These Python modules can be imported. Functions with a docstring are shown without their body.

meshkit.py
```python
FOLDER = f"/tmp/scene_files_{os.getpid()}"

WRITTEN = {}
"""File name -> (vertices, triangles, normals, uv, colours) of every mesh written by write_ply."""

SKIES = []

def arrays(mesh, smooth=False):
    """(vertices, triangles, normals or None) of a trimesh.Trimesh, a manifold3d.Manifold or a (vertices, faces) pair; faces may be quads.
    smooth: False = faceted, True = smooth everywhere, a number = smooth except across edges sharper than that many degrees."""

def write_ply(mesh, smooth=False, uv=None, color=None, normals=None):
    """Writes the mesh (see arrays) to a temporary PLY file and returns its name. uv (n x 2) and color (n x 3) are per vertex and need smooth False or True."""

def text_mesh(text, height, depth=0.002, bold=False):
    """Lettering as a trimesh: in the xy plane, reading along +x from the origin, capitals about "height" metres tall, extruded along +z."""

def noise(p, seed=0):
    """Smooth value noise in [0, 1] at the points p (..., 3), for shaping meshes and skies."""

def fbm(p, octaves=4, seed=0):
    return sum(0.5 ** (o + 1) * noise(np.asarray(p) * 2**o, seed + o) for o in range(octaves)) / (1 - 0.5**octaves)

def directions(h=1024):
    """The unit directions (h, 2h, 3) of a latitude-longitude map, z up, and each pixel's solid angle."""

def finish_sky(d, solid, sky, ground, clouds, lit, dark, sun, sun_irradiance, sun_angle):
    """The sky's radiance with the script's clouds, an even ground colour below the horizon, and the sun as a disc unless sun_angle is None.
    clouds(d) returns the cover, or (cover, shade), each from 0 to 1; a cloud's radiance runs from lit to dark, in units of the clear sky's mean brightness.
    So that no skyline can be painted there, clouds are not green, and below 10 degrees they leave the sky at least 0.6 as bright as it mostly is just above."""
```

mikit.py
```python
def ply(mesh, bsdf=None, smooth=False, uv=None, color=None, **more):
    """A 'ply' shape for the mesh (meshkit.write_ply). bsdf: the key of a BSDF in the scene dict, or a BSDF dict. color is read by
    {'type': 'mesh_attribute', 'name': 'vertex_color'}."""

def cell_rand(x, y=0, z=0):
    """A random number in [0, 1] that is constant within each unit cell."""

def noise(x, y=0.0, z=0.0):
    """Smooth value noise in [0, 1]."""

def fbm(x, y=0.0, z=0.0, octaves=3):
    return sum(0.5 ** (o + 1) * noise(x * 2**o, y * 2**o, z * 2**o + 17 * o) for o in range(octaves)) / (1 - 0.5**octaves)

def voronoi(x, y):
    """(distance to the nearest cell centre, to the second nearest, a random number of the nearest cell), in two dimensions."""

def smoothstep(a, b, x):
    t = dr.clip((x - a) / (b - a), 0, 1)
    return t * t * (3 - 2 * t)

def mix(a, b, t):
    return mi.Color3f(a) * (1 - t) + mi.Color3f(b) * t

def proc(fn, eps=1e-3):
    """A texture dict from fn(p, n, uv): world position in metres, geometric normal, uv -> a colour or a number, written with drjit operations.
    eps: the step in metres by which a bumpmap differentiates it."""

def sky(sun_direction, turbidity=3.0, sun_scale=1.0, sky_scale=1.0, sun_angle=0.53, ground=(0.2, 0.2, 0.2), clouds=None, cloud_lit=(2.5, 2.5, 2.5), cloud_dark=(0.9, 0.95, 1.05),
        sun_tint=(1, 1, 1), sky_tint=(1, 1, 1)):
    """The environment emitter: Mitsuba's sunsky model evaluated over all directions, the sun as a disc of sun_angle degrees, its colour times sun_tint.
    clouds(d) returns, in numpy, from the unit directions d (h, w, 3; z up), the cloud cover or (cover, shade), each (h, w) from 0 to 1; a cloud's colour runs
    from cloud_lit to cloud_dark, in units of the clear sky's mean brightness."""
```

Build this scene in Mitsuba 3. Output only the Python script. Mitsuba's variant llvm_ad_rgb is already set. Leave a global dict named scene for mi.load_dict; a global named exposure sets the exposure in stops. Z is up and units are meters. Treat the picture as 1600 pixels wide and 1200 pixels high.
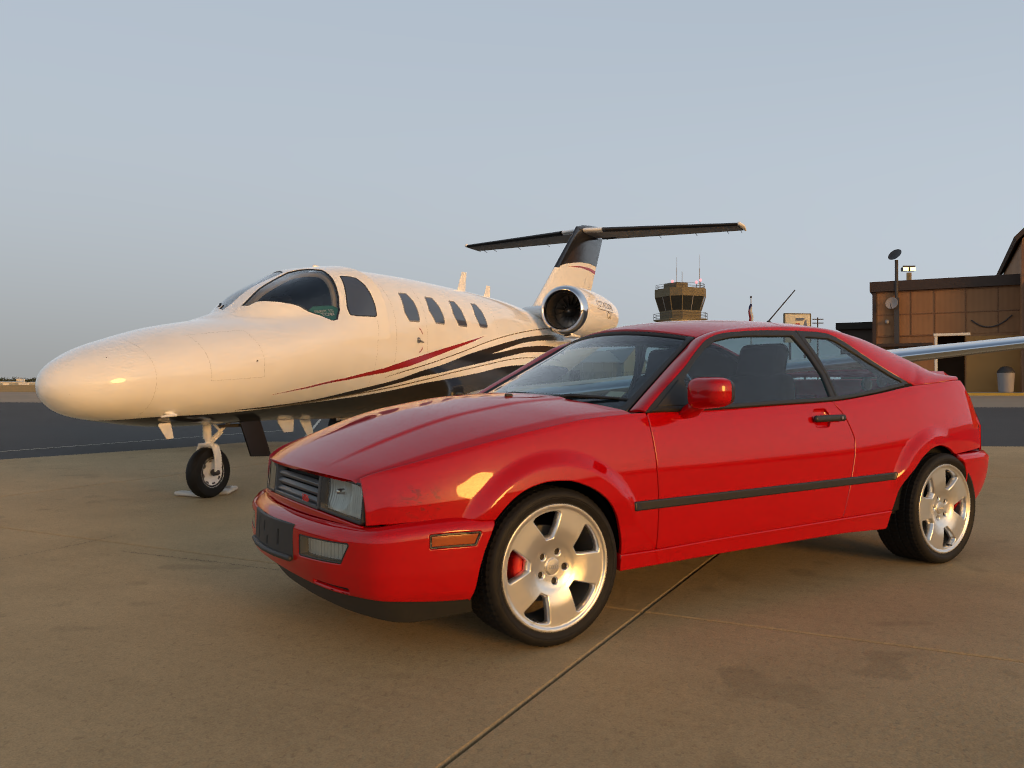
import math, random
import numpy as np, trimesh, manifold3d as m3, drjit as dr, mitsuba as mi
from scipy.interpolate import PchipInterpolator, CubicSpline
from scipy.spatial import Delaunay
from shapely.geometry import Polygon, Point, LineString, MultiPolygon, box as sbox
from shapely import affinity, contains_xy
import mikit, meshkit
from mikit import proc, noise, fbm, voronoi, smoothstep, mix, cell_rand

rng = np.random.default_rng(7)
PI = math.pi
# ------------------------------------------------------------------ camera, sky, exposure
CAM_H, CAM_P, CAM_R = 0.9755, -0.0038, 0.0057
def cam_matrix():
    fw = np.array([0, math.cos(CAM_P), math.sin(CAM_P)]); r0 = np.array([1., 0, 0]); u0 = np.cross(r0, fw)
    c, s = math.cos(CAM_R), math.sin(CAM_R)
    r = c * r0 - s * u0; u = s * r0 + c * u0
    M = np.eye(4); M[:3, 0], M[:3, 1], M[:3, 2], M[:3, 3] = -r, u, fw, (0, 0, CAM_H)
    return M.tolist()
scene, labels = {}, {}
scene['camera'] = dict(type='perspective', fov=2 * math.degrees(math.atan(800 / 1286.)), fov_axis='x', near_clip=0.05, far_clip=6000.,
                       to_world=mi.ScalarTransform4f(cam_matrix()))
SUN_AZ, SUN_EL = math.radians(142), math.radians(7)
SUN = (math.sin(SUN_AZ) * math.cos(SUN_EL), math.cos(SUN_AZ) * math.cos(SUN_EL), math.sin(SUN_EL))
def smooth01(x, a, b):
    t = np.clip((x - a) / (b - a), 0, 1); return t * t * (3 - 2 * t)      # also downwards, with a > b
def veil(d):
    """thin even evening haze, darkening towards the earth's shadow low down opposite the sun"""
    c = (d[..., :2] @ [-math.sin(SUN_AZ), -math.cos(SUN_AZ)]) / np.maximum(np.linalg.norm(d[..., :2], axis=-1), 1e-6)
    el = np.degrees(np.arcsin(np.clip(d[..., 2], -1, 1))); k = np.clip(.5 + .5 * c, 0, 1)
    shadow = k ** 3 * np.exp(-(np.maximum(el, 0) / 13.) ** 1.2)
    wisp = (meshkit.fbm(d * [3, 3, 16], 4) - .5) * smooth01(el, 5, 16)
    glow = np.clip(1 - k, 0, 1) ** 4 * np.exp(-(np.maximum(el, 0) / 28.) ** 2)      # thinner towards the sunset itself
    return (.82 - .27 * smooth01(el, 3, 25) * (1 - .25 * k ** 2) - .42 * smooth01(el, 26, 62)) * (1 - .55 * glow) + .12 * shadow + .07 * wisp, np.clip(.95 * shadow + .10 * wisp, 0, 1)
scene['sky'] = mikit.sky(SUN, turbidity=5.0, sun_scale=0.60, sky_scale=1.0, sun_angle=17.0, sun_tint=(1.0, 0.91, 0.64), sky_tint=(0.95, 0.94, 1.03), ground=(0.16, 0.14, 0.12),
                         clouds=veil, cloud_lit=(2.22, 2.50, 2.86), cloud_dark=(1.08, 1.10, 1.08))
exposure = 2.6

# ------------------------------------------------------------------ materials
def pr(key, color, rough=0.5, spec=0.5, metal=0.0, coat=0.0, coat_gloss=0.95, bump=None, twos=True, **kw):
    b = dict(type='principled', roughness=rough, metallic=metal, **kw)
    b['base_color'] = color if isinstance(color, dict) else {'type': 'rgb', 'value': list(color)}
    if not metal: b['specular'] = spec
    if coat: b['clearcoat'] = coat; b['clearcoat_gloss'] = coat_gloss
    if bump: b = dict(type='bumpmap', arbitrary=bump[0], scale=bump[1], bsdf=b)
    scene[key] = dict(type='twosided', bsdf=b) if twos else b

def red_fn(p, n, uv):
    d = fbm(p.x * 9, p.y * 9, p.z * 9, 3)
    dust = smoothstep(0.45, 0.10, p.z) * (0.35 + 0.65 * d)
    u = (p.x + .2447) * 0.8512 + (p.y - 3.7017) * 0.5249; v = (p.x + .2447) * 0.5249 - (p.y - 3.7017) * 0.8512
    du, dz = (u + .52) / .085, (p.z - .565) / .075      # old scrape on the front wing above the bumper
    scrape = smoothstep(1.0, 0.2, du * du + dz * dz) * smoothstep(0.50, 0.66, fbm(u * 60 + p.z * 25, p.z * 80, 4, 4)) * dr.select(v > 0.3, 1.0, 0.0)
    return mix(mix((0.41, 0.0002, 0.002), (0.26, 0.03, 0.02), dust * 0.10), (0.12, 0.02, 0.016), scrape * 0.5)
pr('red_paint', proc(red_fn), 0.035, 0.45, coat=0.25, coat_gloss=0.995)
pr('black_trim', (0.018, 0.018, 0.018), 0.42, 0.5)
pr('black_gloss', (0.012, 0.012, 0.014), 0.12, 0.5)
pr('black_plastic', (0.03, 0.03, 0.03), 0.5, 0.4)
pr('grille_plastic', (0.055, 0.057, 0.06), 0.36, 0.5)
pr('cabin_dark', (0.012, 0.0125, 0.014), 0.85, 0.2)
pr('seat_cloth', (0.014, 0.014, 0.016), 0.9, 0.2)
def tyre_fn(p, n, uv):
    d = fbm(p.x * 30, p.y * 30, p.z * 30, 3)
    return mix((0.010, 0.010, 0.010), (0.026, 0.024, 0.021), d * 0.6)
pr('tyre_rubber', proc(tyre_fn), 0.6, 0.22)
pr('alloy', (0.86, 0.85, 0.82), 0.30, metal=0.9)
pr('alloy_dark', (0.16, 0.16, 0.16), 0.5, metal=0.6)
pr('steel', (0.42, 0.41, 0.39), 0.35, metal=1.0)
pr('chrome', (0.85, 0.85, 0.85), 0.06, metal=1.0)
pr('reflector', (0.66, 0.67, 0.65), 0.42, metal=0.8)
pr('caliper_red', (0.45, 0.01, 0.01), 0.35)
pr('badge_red', (0.55, 0.02, 0.02), 0.3)
pr('amber', (0.30, 0.055, 0.006), 0.12, 0.6, coat=0.5)
pr('lamp_red', (0.30, 0.008, 0.01), 0.10, 0.6, coat=0.5)
pr('pale_emblem', (0.78, 0.74, 0.66), 0.35, metal=0.6)
pr('sticker', (0.55, 0.55, 0.42), 0.5)
scene['car_glass'] = dict(type='thindielectric', int_ior=1.42, specular_transmittance={'type': 'rgb', 'value': [0.50, 0.62, 0.64]})
scene['lamp_glass'] = dict(type='thindielectric', int_ior=1.5, specular_transmittance={'type': 'rgb', 'value': [0.85, 0.87, 0.84]})
scene['jet_glass'] = dict(type='thindielectric', int_ior=1.52, specular_transmittance={'type': 'rgb', 'value': [0.62, 0.64, 0.66]})
def white_fn(p, n, uv):
    d = fbm(p.x * 3, p.y * 3, p.z * 3, 3)
    return mix((0.83, 0.82, 0.79), (0.80, 0.785, 0.75), smoothstep(0.4, 0.8, d))
def jet_two(key, fn, rough):
    scene[key] = dict(type='twosided', a=dict(type='principled', base_color=proc(fn) if callable(fn) else {'type': 'rgb', 'value': list(fn)}, roughness=rough, specular=0.5, clearcoat=0.5, clearcoat_gloss=0.97),
                      b=dict(type='diffuse', reflectance={'type': 'rgb', 'value': [0.06, 0.06, 0.06]}))
jet_two('jet_white', white_fn, 0.05)
pr('jet_white_plain', (0.81, 0.80, 0.77), 0.25)
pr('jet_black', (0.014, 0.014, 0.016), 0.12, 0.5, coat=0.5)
pr('jet_belly', (0.035, 0.032, 0.028), 0.3, 0.5)
pr('jet_crimson', (0.30, 0.012, 0.018), 0.2, 0.5, coat=0.4)
pr('jet_bronze', (0.16, 0.12, 0.07), 0.3, 0.5)
pr('jet_window', (0.055, 0.075, 0.12), 0.05, 0.8)
pr('jet_grey', (0.23, 0.21, 0.19), 0.4)
pr('jet_line', (0.42, 0.40, 0.36), 0.5)
pr('polished', (0.72, 0.76, 0.82), 0.10, metal=1.0)
pr('polished_lip', (0.80, 0.80, 0.82), 0.09, metal=1.0)
pr('duct_dark', (0.09, 0.085, 0.08), 0.35, metal=0.7)
pr('blade', (0.20, 0.19, 0.18), 0.3, metal=0.9)
pr('green_card', (0.03, 0.22, 0.17), 0.6)
pr('white_print', (0.75, 0.75, 0.72), 0.6)
pr('cream_trim', (0.48, 0.42, 0.32), 0.6)
pr('chock_white', (0.62, 0.60, 0.55), 0.7)

def asphalt_fn(p, n, uv):
    g = fbm(p.x * 60, p.y * 60, 0, 2); m = fbm(p.x * 0.35, p.y * 0.35, 4, 4)
    return mix((0.034, 0.032, 0.030), (0.066, 0.062, 0.057), g * 0.6 + m * 0.4)
pr('asphalt', proc(asphalt_fn), 0.75, 0.35)
def concrete_fn(p, n, uv):
    big = fbm(p.x * 0.45 + 7, p.y * 0.45, 1.0, 4)
    mid = fbm(p.x * 2.3, p.y * 2.3 + 3, 2.0, 4)
    fine = fbm(p.x * 45, p.y * 45, 3.0, 3)
    grain = noise(p.x * 260, p.y * 260)
    # brooming streaks along the slabs
    s = p.x * 0.884 - p.y * 0.467; t = p.x * 0.467 + p.y * 0.884
    streak = fbm(s * 1.2, t * 38.0, 5.0, 3)
    c = mix((0.225, 0.162, 0.082), (0.415, 0.305, 0.166), -0.02 + 0.42 * big + 0.46 * mid + 0.26 * fine + 0.14 * streak)
    stain = smoothstep(0.58, 0.74, fbm(p.x * 0.9 + 31, p.y * 0.9 + 11, 9.0, 4))
    c = c * (1 - 0.03 * stain)
    spot = smoothstep(0.78, 0.90, noise(p.x * 5.5 + 3, p.y * 5.5)) * smoothstep(0.45, 0.6, fbm(p.x * 1.3, p.y * 1.3, 8.0, 2))
    c = c * (1 - 0.16 * spot)
    speck = smoothstep(0.80, 0.92, noise(p.x * 95, p.y * 95, 2.0))
    return c * (0.86 + 0.28 * grain) * (1 - 0.16 * speck)
def concrete_bump(p, n, uv):
    return fbm(p.x * 70, p.y * 70, 0, 3)
pr('concrete', proc(concrete_fn), 0.78, 0.25, bump=(proc(concrete_bump, 2e-3), 0.002))
def far_concrete_fn(p, n, uv):
    return mix((0.20, 0.165, 0.125), (0.27, 0.225, 0.17), fbm(p.x * 0.2, p.y * 0.2, 0, 4))
pr('far_concrete', proc(far_concrete_fn), 0.8, 0.2)
pr('joint_dark', (0.035, 0.030, 0.026), 0.9, 0.1)
pr('road_paint', (0.42, 0.40, 0.34), 0.7)
pr('yellow_paint', (0.50, 0.33, 0.05), 0.7)
def grass_fn(p, n, uv):
    return mix((0.20, 0.125, 0.05), (0.34, 0.23, 0.10), fbm(p.x * 0.05, p.y * 0.05, 0, 4))
pr('dry_grass', proc(grass_fn), 0.9, 0.1)
def wall_fn(p, n, uv):
    rib = 0.5 + 0.5 * dr.sin((p.x * 0.884 - p.y * 0.467) * 2 * PI / 0.30)
    d = fbm(p.x * 0.9, p.y * 0.9, p.z * 0.5, 4)
    c = mix((0.36, 0.185, 0.085), (0.27, 0.135, 0.065), d)
    return c * (0.93 + 0.07 * rib)
pr('orange_wall', proc(wall_fn), 0.7, 0.3)
pr('orange_door', (0.40, 0.20, 0.05), 0.6)
pr('brown_trim', (0.045, 0.026, 0.018), 0.6)
pr('brown_batten', (0.20, 0.095, 0.045), 0.6)
pr('recess_dark', (0.02, 0.017, 0.014), 0.8)
pr('doorway_brown', (0.060, 0.034, 0.016), 0.8)
pr('tower_olive', (0.15, 0.125, 0.075), 0.7)
pr('tower_white', (0.72, 0.70, 0.62), 0.7)
pr('tower_glass', (0.02, 0.025, 0.03), 0.08, 0.6)
pr('dark_metal', (0.05, 0.045, 0.045), 0.5)
pr('grey_metal', (0.28, 0.27, 0.26), 0.5)
pr('dish_grey', (0.35, 0.30, 0.27), 0.6)
pr('beige_wall', (0.52, 0.50, 0.36), 0.7)
pr('grey_wall', (0.34, 0.34, 0.29), 0.7)
pr('pale_roof', (0.45, 0.45, 0.42), 0.6)
pr('far_white', (0.75, 0.71, 0.62), 0.8)
pr('bin_white', (0.27, 0.26, 0.26), 0.6)
pr('sign_cream', (0.62, 0.60, 0.50), 0.6)
pr('sign_blue', (0.02, 0.08, 0.22), 0.5)
pr('sign_red', (0.35, 0.02, 0.03), 0.5)
pr('flag_red', (0.25, 0.02, 0.03), 0.8)
pr('flag_blue', (0.02, 0.025, 0.09), 0.8)
pr('flag_white', (0.5, 0.5, 0.5), 0.8)
pr('lamp_post', (0.42, 0.26, 0.10), 0.6)
def leaf_fn(p, n, uv):
    return mix((0.030, 0.040, 0.022), (0.075, 0.085, 0.045), noise(p.x * 0.7, p.y * 0.7, p.z * 0.7))
pr('foliage', proc(leaf_fn), 0.9, 0.1)
pr('bark', (0.06, 0.045, 0.03), 0.9)

# ------------------------------------------------------------------ mesh helpers
def tag(key, label=None, cat=None, group=None, kind=None):
    d = labels.setdefault(key, {})
    for k, v in (('label', label), ('category', cat), ('group', group), ('kind', kind)):
        if v: d[k] = v
def uniq(key):
    if key not in scene: return key
    i = 1
    while f'{key}_{i:03d}' in scene: i += 1
    return f'{key}_{i:03d}'
class Frame:
    """local -> world: origin and three axes as columns."""
    def __init__(s, o, x, y, z): s.o = np.array(o, float); s.M = np.stack([x, y, z], 1).astype(float); s.det = np.linalg.det(s.M)
    def p(s, v): return np.asarray(v) @ s.M.T + s.o
    def n(s, v): return np.asarray(v) @ s.M.T
WORLD = Frame((0, 0, 0), (1, 0, 0), (0, 1, 0), (0, 0, 1))
def add(key, mesh, bsdf, fr=WORLD, smooth=35, label=None, exact=False, **more):
    """mesh: (v, f), (v, f, n), trimesh or manifold, in the frame's coordinates."""
    key = key if exact else uniq(key)
    n = None
    if hasattr(mesh, 'to_mesh'):
        m = mesh.to_mesh(); v, f = np.array(m.vert_properties[:, :3]), np.array(m.tri_verts)
    elif isinstance(mesh, trimesh.Trimesh): v, f = np.array(mesh.vertices), np.array(mesh.faces)
    else:
        v, f = np.asarray(mesh[0], float), np.asarray(mesh[1], int)
        if f.shape[1] == 4: f = np.vstack([f[:, [0, 1, 2]], f[:, [0, 2, 3]]])
        if len(mesh) > 2: n = np.asarray(mesh[2], float)
    v = fr.p(v)
    if fr.det < 0: f = f[:, ::-1]
    if n is not None:
        path = meshkit.write_ply((v, f), False, None, None, normals=fr.n(n))
        scene[key] = dict(type='ply', filename=path, face_normals=False, bsdf={'type': 'ref', 'id': bsdf}, **more)
    else:
        scene[key] = mikit.ply((v, f), bsdf, smooth=smooth, **more)
    if label: tag(key, label)
    return key
def mir(m):
    v = np.array(m[0], float); v[:, 1] *= -1; f = np.asarray(m[1])[:, ::-1]
    if len(m) > 2:
        n = np.array(m[2], float); n[:, 1] *= -1; return v, f, n
    return v, f
def tm(mesh):
    if isinstance(mesh, trimesh.Trimesh): return np.array(mesh.vertices), np.array(mesh.faces)
    if hasattr(mesh, 'to_mesh'):
        m = mesh.to_mesh(); return np.array(m.vert_properties[:, :3]), np.array(m.tri_verts)
    return np.asarray(mesh[0], float), np.asarray(mesh[1], int)
def join(*ms):
    vs, fs, o = [], [], 0
    for m in ms:
        v, f = tm(m)[:2]
        if f.shape[1] == 4: f = np.vstack([f[:, [0, 1, 2]], f[:, [0, 2, 3]]])
        vs.append(v); fs.append(f + o); o += len(v)
    return np.vstack(vs), np.vstack(fs)
def bx(x0, x1, y0, y1, z0, z1, r=0.0):
    if r <= 0:
        return tm(trimesh.creation.box(bounds=[[x0, y0, z0], [x1, y1, z1]]))
    r = min(r, (x1 - x0) / 2.01, (y1 - y0) / 2.01, (z1 - z0) / 2.01)
    P = [(x, y, z) for x in (x0 + r, x1 - r) for y in (y0 + r, y1 - r) for z in (z0 + r, z1 - r)]
    s = m3.Manifold.sphere(r, 12)
    return tm(m3.Manifold.batch_hull([s.translate(list(q)) for q in P]))
def hull_spheres(pts):
    return tm(m3.Manifold.batch_hull([m3.Manifold.sphere(r, 16).translate([x, y, z]) for x, y, z, r in pts]))
def obox(o, ax, ay, az):
    o, ax, ay, az = map(np.asarray, (o, ax, ay, az))
    v = np.array([o + i * ax + j * ay + k * az for i in (0, 1) for j in (0, 1) for k in (0, 1)])
    t = trimesh.Trimesh(v, trimesh.convex.convex_hull(v).faces, process=False) if False else trimesh.convex.convex_hull(v)
    return tm(t)
def tube(path, r, n=10, caps=True):
    P = np.asarray(path, float); r = np.broadcast_to(np.asarray(r, float), len(P))
    T = np.gradient(P, axis=0); T /= np.linalg.norm(T, axis=1, keepdims=True)
    ref = np.array([0, 0, 1.]) if abs(T[0, 2]) < 0.9 else np.array([1., 0, 0])
    a = np.cross(T[0], ref); a /= np.linalg.norm(a); V = []
    for i in range(len(P)):
        a = a - T[i] * (a @ T[i]); a /= np.linalg.norm(a); b = np.cross(T[i], a)
        th = np.arange(n) * 2 * PI / n
        V.append(P[i] + r[i] * (np.cos(th)[:, None] * a + np.sin(th)[:, None] * b))
    F = []
    for i in range(len(P) - 1):
        for j in range(n):
            k = (j + 1) % n
            F += [(i * n + j, i * n + k, (i + 1) * n + k), (i * n + j, (i + 1) * n + k, (i + 1) * n + j)]
    V = np.vstack(V)
    if caps:
        V = np.vstack([V, P[:1], P[-1:]]); c0, c1 = len(V) - 2, len(V) - 1; m = (len(P) - 1) * n
        for j in range(n):
            k = (j + 1) % n; F += [(c0, k, j), (c1, m + j, m + k)]
    return V, np.array(F)
def lathe(prof, n=48, a0=0, a1=2 * PI):
    """profile (r, y) turned about the y axis: points (r cos, y, r sin)."""
    prof = np.asarray(prof, float); full = abs(a1 - a0 - 2 * PI) < 1e-6
    th = a0 + (a1 - a0) * np.arange(n if full else n + 1) / n; m = len(prof)
    V = np.stack([prof[None, :, 0] * np.cos(th)[:, None], np.broadcast_to(prof[None, :, 1], (len(th), m)), prof[None, :, 0] * np.sin(th)[:, None]], -1).reshape(-1, 3)
    F = []
    for i in range(n):
        k = (i + 1) % len(th)
        for j in range(m - 1): F.append((i * m + j, i * m + j + 1, k * m + j + 1, k * m + j))
    return V, np.array(F)
def shift(m, x=0, y=0, z=0): v, f = tm(m)[:2]; return v + np.array([x, y, z]), f
def grid(fn, na, nb, a=(0, 1), b=(0, 1)):
    A, B = np.meshgrid(np.linspace(*a, na), np.linspace(*b, nb), indexing='ij')
    P = fn(A.ravel(), B.ravel()); F = []
    for i in range(na - 1):
        for j in range(nb - 1): F.append((i * nb + j, (i + 1) * nb + j, (i + 1) * nb + j + 1, i * nb + j + 1))
    return P, np.array(F)
def crv(pts, n=60):
    P = np.asarray(pts, float); t = np.r_[0, np.cumsum(np.linalg.norm(np.diff(P, axis=0), axis=1))]
    return PchipInterpolator(t, P)(np.linspace(0, t[-1], n))
def rnd(p, r): return p.buffer(-r).buffer(r, quad_segs=6)
def spl(pts, n=80):
    """smooth closed polygon through the points"""
    P = np.asarray(list(pts) + [pts[0]], float); t = np.r_[0, np.cumsum(np.linalg.norm(np.diff(P, axis=0), axis=1))]
    return Polygon(CubicSpline(t, P, bc_type='periodic')(np.linspace(0, t[-1], n, endpoint=False)))
def normals(fn, A, B, e=4e-4):
    da = fn(A + e, B) - fn(A - e, B); db = fn(A, B + e) - fn(A, B - e)
    n = np.cross(da, db); return n / (np.linalg.norm(n, axis=1, keepdims=True) + 1e-15)
def patch(poly, fn, out, h=0.03, inset=0.004, drop=0.0022, depth=0.014):
    """a curved sheet: polygon in parameter space carried by fn to the surface, with a rounded edge turned inwards by depth. out: a rough outward vector or a function of points."""
    if isinstance(poly, MultiPolygon): poly = max(poly.geoms, key=lambda g: g.area)
    rings = []
    for ring in [poly.exterior, *poly.interiors]:
        c = np.array(ring.segmentize(h).coords)[:-1]
        keep = np.linalg.norm(c - np.roll(c, 1, 0), axis=1) > 1e-5
        rings.append(c[keep])
    # inner ring by moving every boundary vertex along its own bisector
    inner = []
    for c in rings:
        t = np.roll(c, -1, 0) - np.roll(c, 1, 0); t /= np.linalg.norm(t, axis=1, keepdims=True) + 1e-12
        nn = np.c_[-t[:, 1], t[:, 0]]
        q = c + nn * inset * 0.5
        inside = contains_xy(poly, q[:, 0], q[:, 1])
        sgn = 1 if inside.mean() > 0.5 else -1
        q = c + sgn * nn * inset
        inner.append((q, -sgn * nn))
    x0, y0, x1, y1 = poly.bounds
    gx, gy = np.meshgrid(np.arange(x0 + h * .37, x1, h), np.arange(y0 + h * .41, y1, h), indexing='ij')
    core = poly.buffer(-(inset + 0.42 * h))
    g = np.c_[gx.ravel(), gy.ravel()]
    g = g[contains_xy(core, g[:, 0], g[:, 1])] if not core.is_empty else g[:0]
    pts = np.vstack([*rings, *[q for q, _ in inner], g]); nb = sum(map(len, rings))
    tri = Delaunay(pts, qhull_options='Qbb Qc Qz Q12').simplices
    c = pts[tri].mean(1)
    area = np.abs(np.cross(pts[tri[:, 1]] - pts[tri[:, 0]], pts[tri[:, 2]] - pts[tri[:, 0]]))
    tri = tri[contains_xy(poly, c[:, 0], c[:, 1]) & (area > 1e-9)]
    a = pts[tri]; sg = np.cross(a[:, 1] - a[:, 0], a[:, 2] - a[:, 0]); tri[sg < 0] = tri[sg < 0][:, ::-1]
    P = fn(pts[:, 0], pts[:, 1]); N = normals(fn, pts[:, 0], pts[:, 1])
    o = out(P) if callable(out) else np.broadcast_to(np.asarray(out, float), P.shape)
    if (N * o).sum(1).mean() < 0: N = -N; tri = tri[:, ::-1]
    V, F, NN = [P.copy()], [tri], N.copy()
    i0 = 0; extra = []
    base = len(P); k0 = 0
    for (q, dirs), c in zip(inner, rings):
        m = len(c); idx = np.arange(i0, i0 + m)
        e3 = fn(c[:, 0] + dirs[:, 0] * 1e-4, c[:, 1] + dirs[:, 1] * 1e-4) - P[idx]
        e3 /= np.linalg.norm(e3, axis=1, keepdims=True) + 1e-12
        V[0][idx] = P[idx] - N[idx] * drop
        b = N[idx] * 0.6 + e3 * 0.8; NN[idx] = b / np.linalg.norm(b, axis=1, keepdims=True)
        if depth > 0:
            top = V[0][idx]; bot = top - N[idx] * depth
            V += [top, bot]; NN = np.vstack([NN, NN[idx], e3]); j = np.arange(m); k = (j + 1) % m
            s = base
            F1 = np.c_[s + j, s + k, s + m + k, s + m + j]
            F1 = np.vstack([F1[:, [0, 1, 2]], F1[:, [0, 2, 3]]])
            vv = np.vstack([top, bot]); a3 = np.vstack([top, bot])
            tn = np.cross(a3[F1[:, 1] - s] - a3[F1[:, 0] - s], a3[F1[:, 2] - s] - a3[F1[:, 0] - s])
            if (tn * e3[(F1[:, 0] - s) % m]).sum() < 0: F1 = F1[:, ::-1]
            F.append(F1); base += 2 * m
        i0 += m
    return np.vstack(V), np.vstack(F), NN
def off(fn, out, d):
    """fn moved by d along its normal"""
    def g(A, B):
        N = normals(fn, A, B); P = fn(A, B); o = out(P) if callable(out) else np.asarray(out, float)
        s = np.sign((N * o).sum(1).mean()) or 1
        return P + N * s * d
    return g
def text_on(text, height, fn, bold=False):
    """lettering laid on a surface: fn(x, y, depth) -> points"""
    t = meshkit.text_mesh(text, height, 0.002, bold)
    t = t.subdivide_to_size(height * 0.5) if False else t
    v = np.array(t.vertices)
    return fn(v[:, 0], v[:, 1], v[:, 2]), np.array(t.faces)

# ------------------------------------------------------------------ the red coupe
YAW = 0.5526
CAR = Frame((-0.2447, 3.7017, 0), (math.cos(YAW), math.sin(YAW), 0), (math.sin(YAW), -math.cos(YAW), 0), (0, 0, 1))
C = 'red_coupe'
tag(C, 'glossy red three-door coupe with silver five-spoke wheels parked on the concrete apron in the foreground', 'car')
WB, ZW, RT = 2.470, 0.291, 0.291
f_wp = PchipInterpolator([-.74, -.69, -.66, -.60, -.50, -.40, -.30, -.15, 0, .5, 1.5, 2.2, 2.45, 2.62, 2.72, 2.85, 2.95, 3.05], [.50, .612, .640, .688, .735, .765, .786, .802, .808, .813, .813, .808, .795, .779, .765, .742, .715, .66])
f_zb = PchipInterpolator([-.80, -.70, -.643, -.52, -.40, -.25, -.133, 0, .16, .30, .417, .76, 1.15, 1.6, 1.93, 2.25, 2.45, 2.62, 2.75, 2.85, 3.1],
                         [.60, .636, .663, .700, .731, .765, .788, .810, .832, .841, .846, .848, .858, .871, .90, .938, .950, .962, .966, .93, .80])
f_D = PchipInterpolator([-1, 0, .2, .45, .6, .75, .85, .93, 1., 1.15], [0, 0, .0010, .0060, .012, .021, .029, .0375, .050, .085])
f_lo = PchipInterpolator([0.05, .15, .20, .25, .30, .33, .40, .45, .5, .6], [-.10, -.055, -.038, -.028, -.020, -.012, -.004, -.001, 0, 0])
def flare(u, z):
    b = 0
    for uc, r0, r1 in ((-.02, .33, .105), (WB - .095, .345, .10)):
        d = np.hypot(u - uc, z - ZW) - r0
        ang = smooth01(z, .40, .54) * (1 if uc < 1 else smooth01(uc + .16 - u, 0, .30))
        b = b + .030 * (1 - smooth01(d, .040, r1)) * ang
    return b
def smooth01(x, a, b):
    t = np.clip((x - a) / (b - a), 0, 1); return t * t * (3 - 2 * t)
def W(u, z):
    u, z = np.asarray(u, float), np.asarray(z, float)
    zb = f_zb(u); z0 = np.minimum(.5, zb - .17)
    return f_wp(u) - f_D((z - z0) / (zb - z0)) + f_lo(np.minimum(z, .6)) + flare(u, z)
def side(u, z): return np.stack([u, W(u, z), z], 1)
G0, GK = .752, .55
def gside(u, z): return np.stack([u, G0 - GK * (z - .88) + .010 * np.sin(np.clip((z - .84) / .38, 0, 1) * PI), z], 1)
def OUT(P): return np.tile([0, 1., 0], (len(P), 1))
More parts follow.
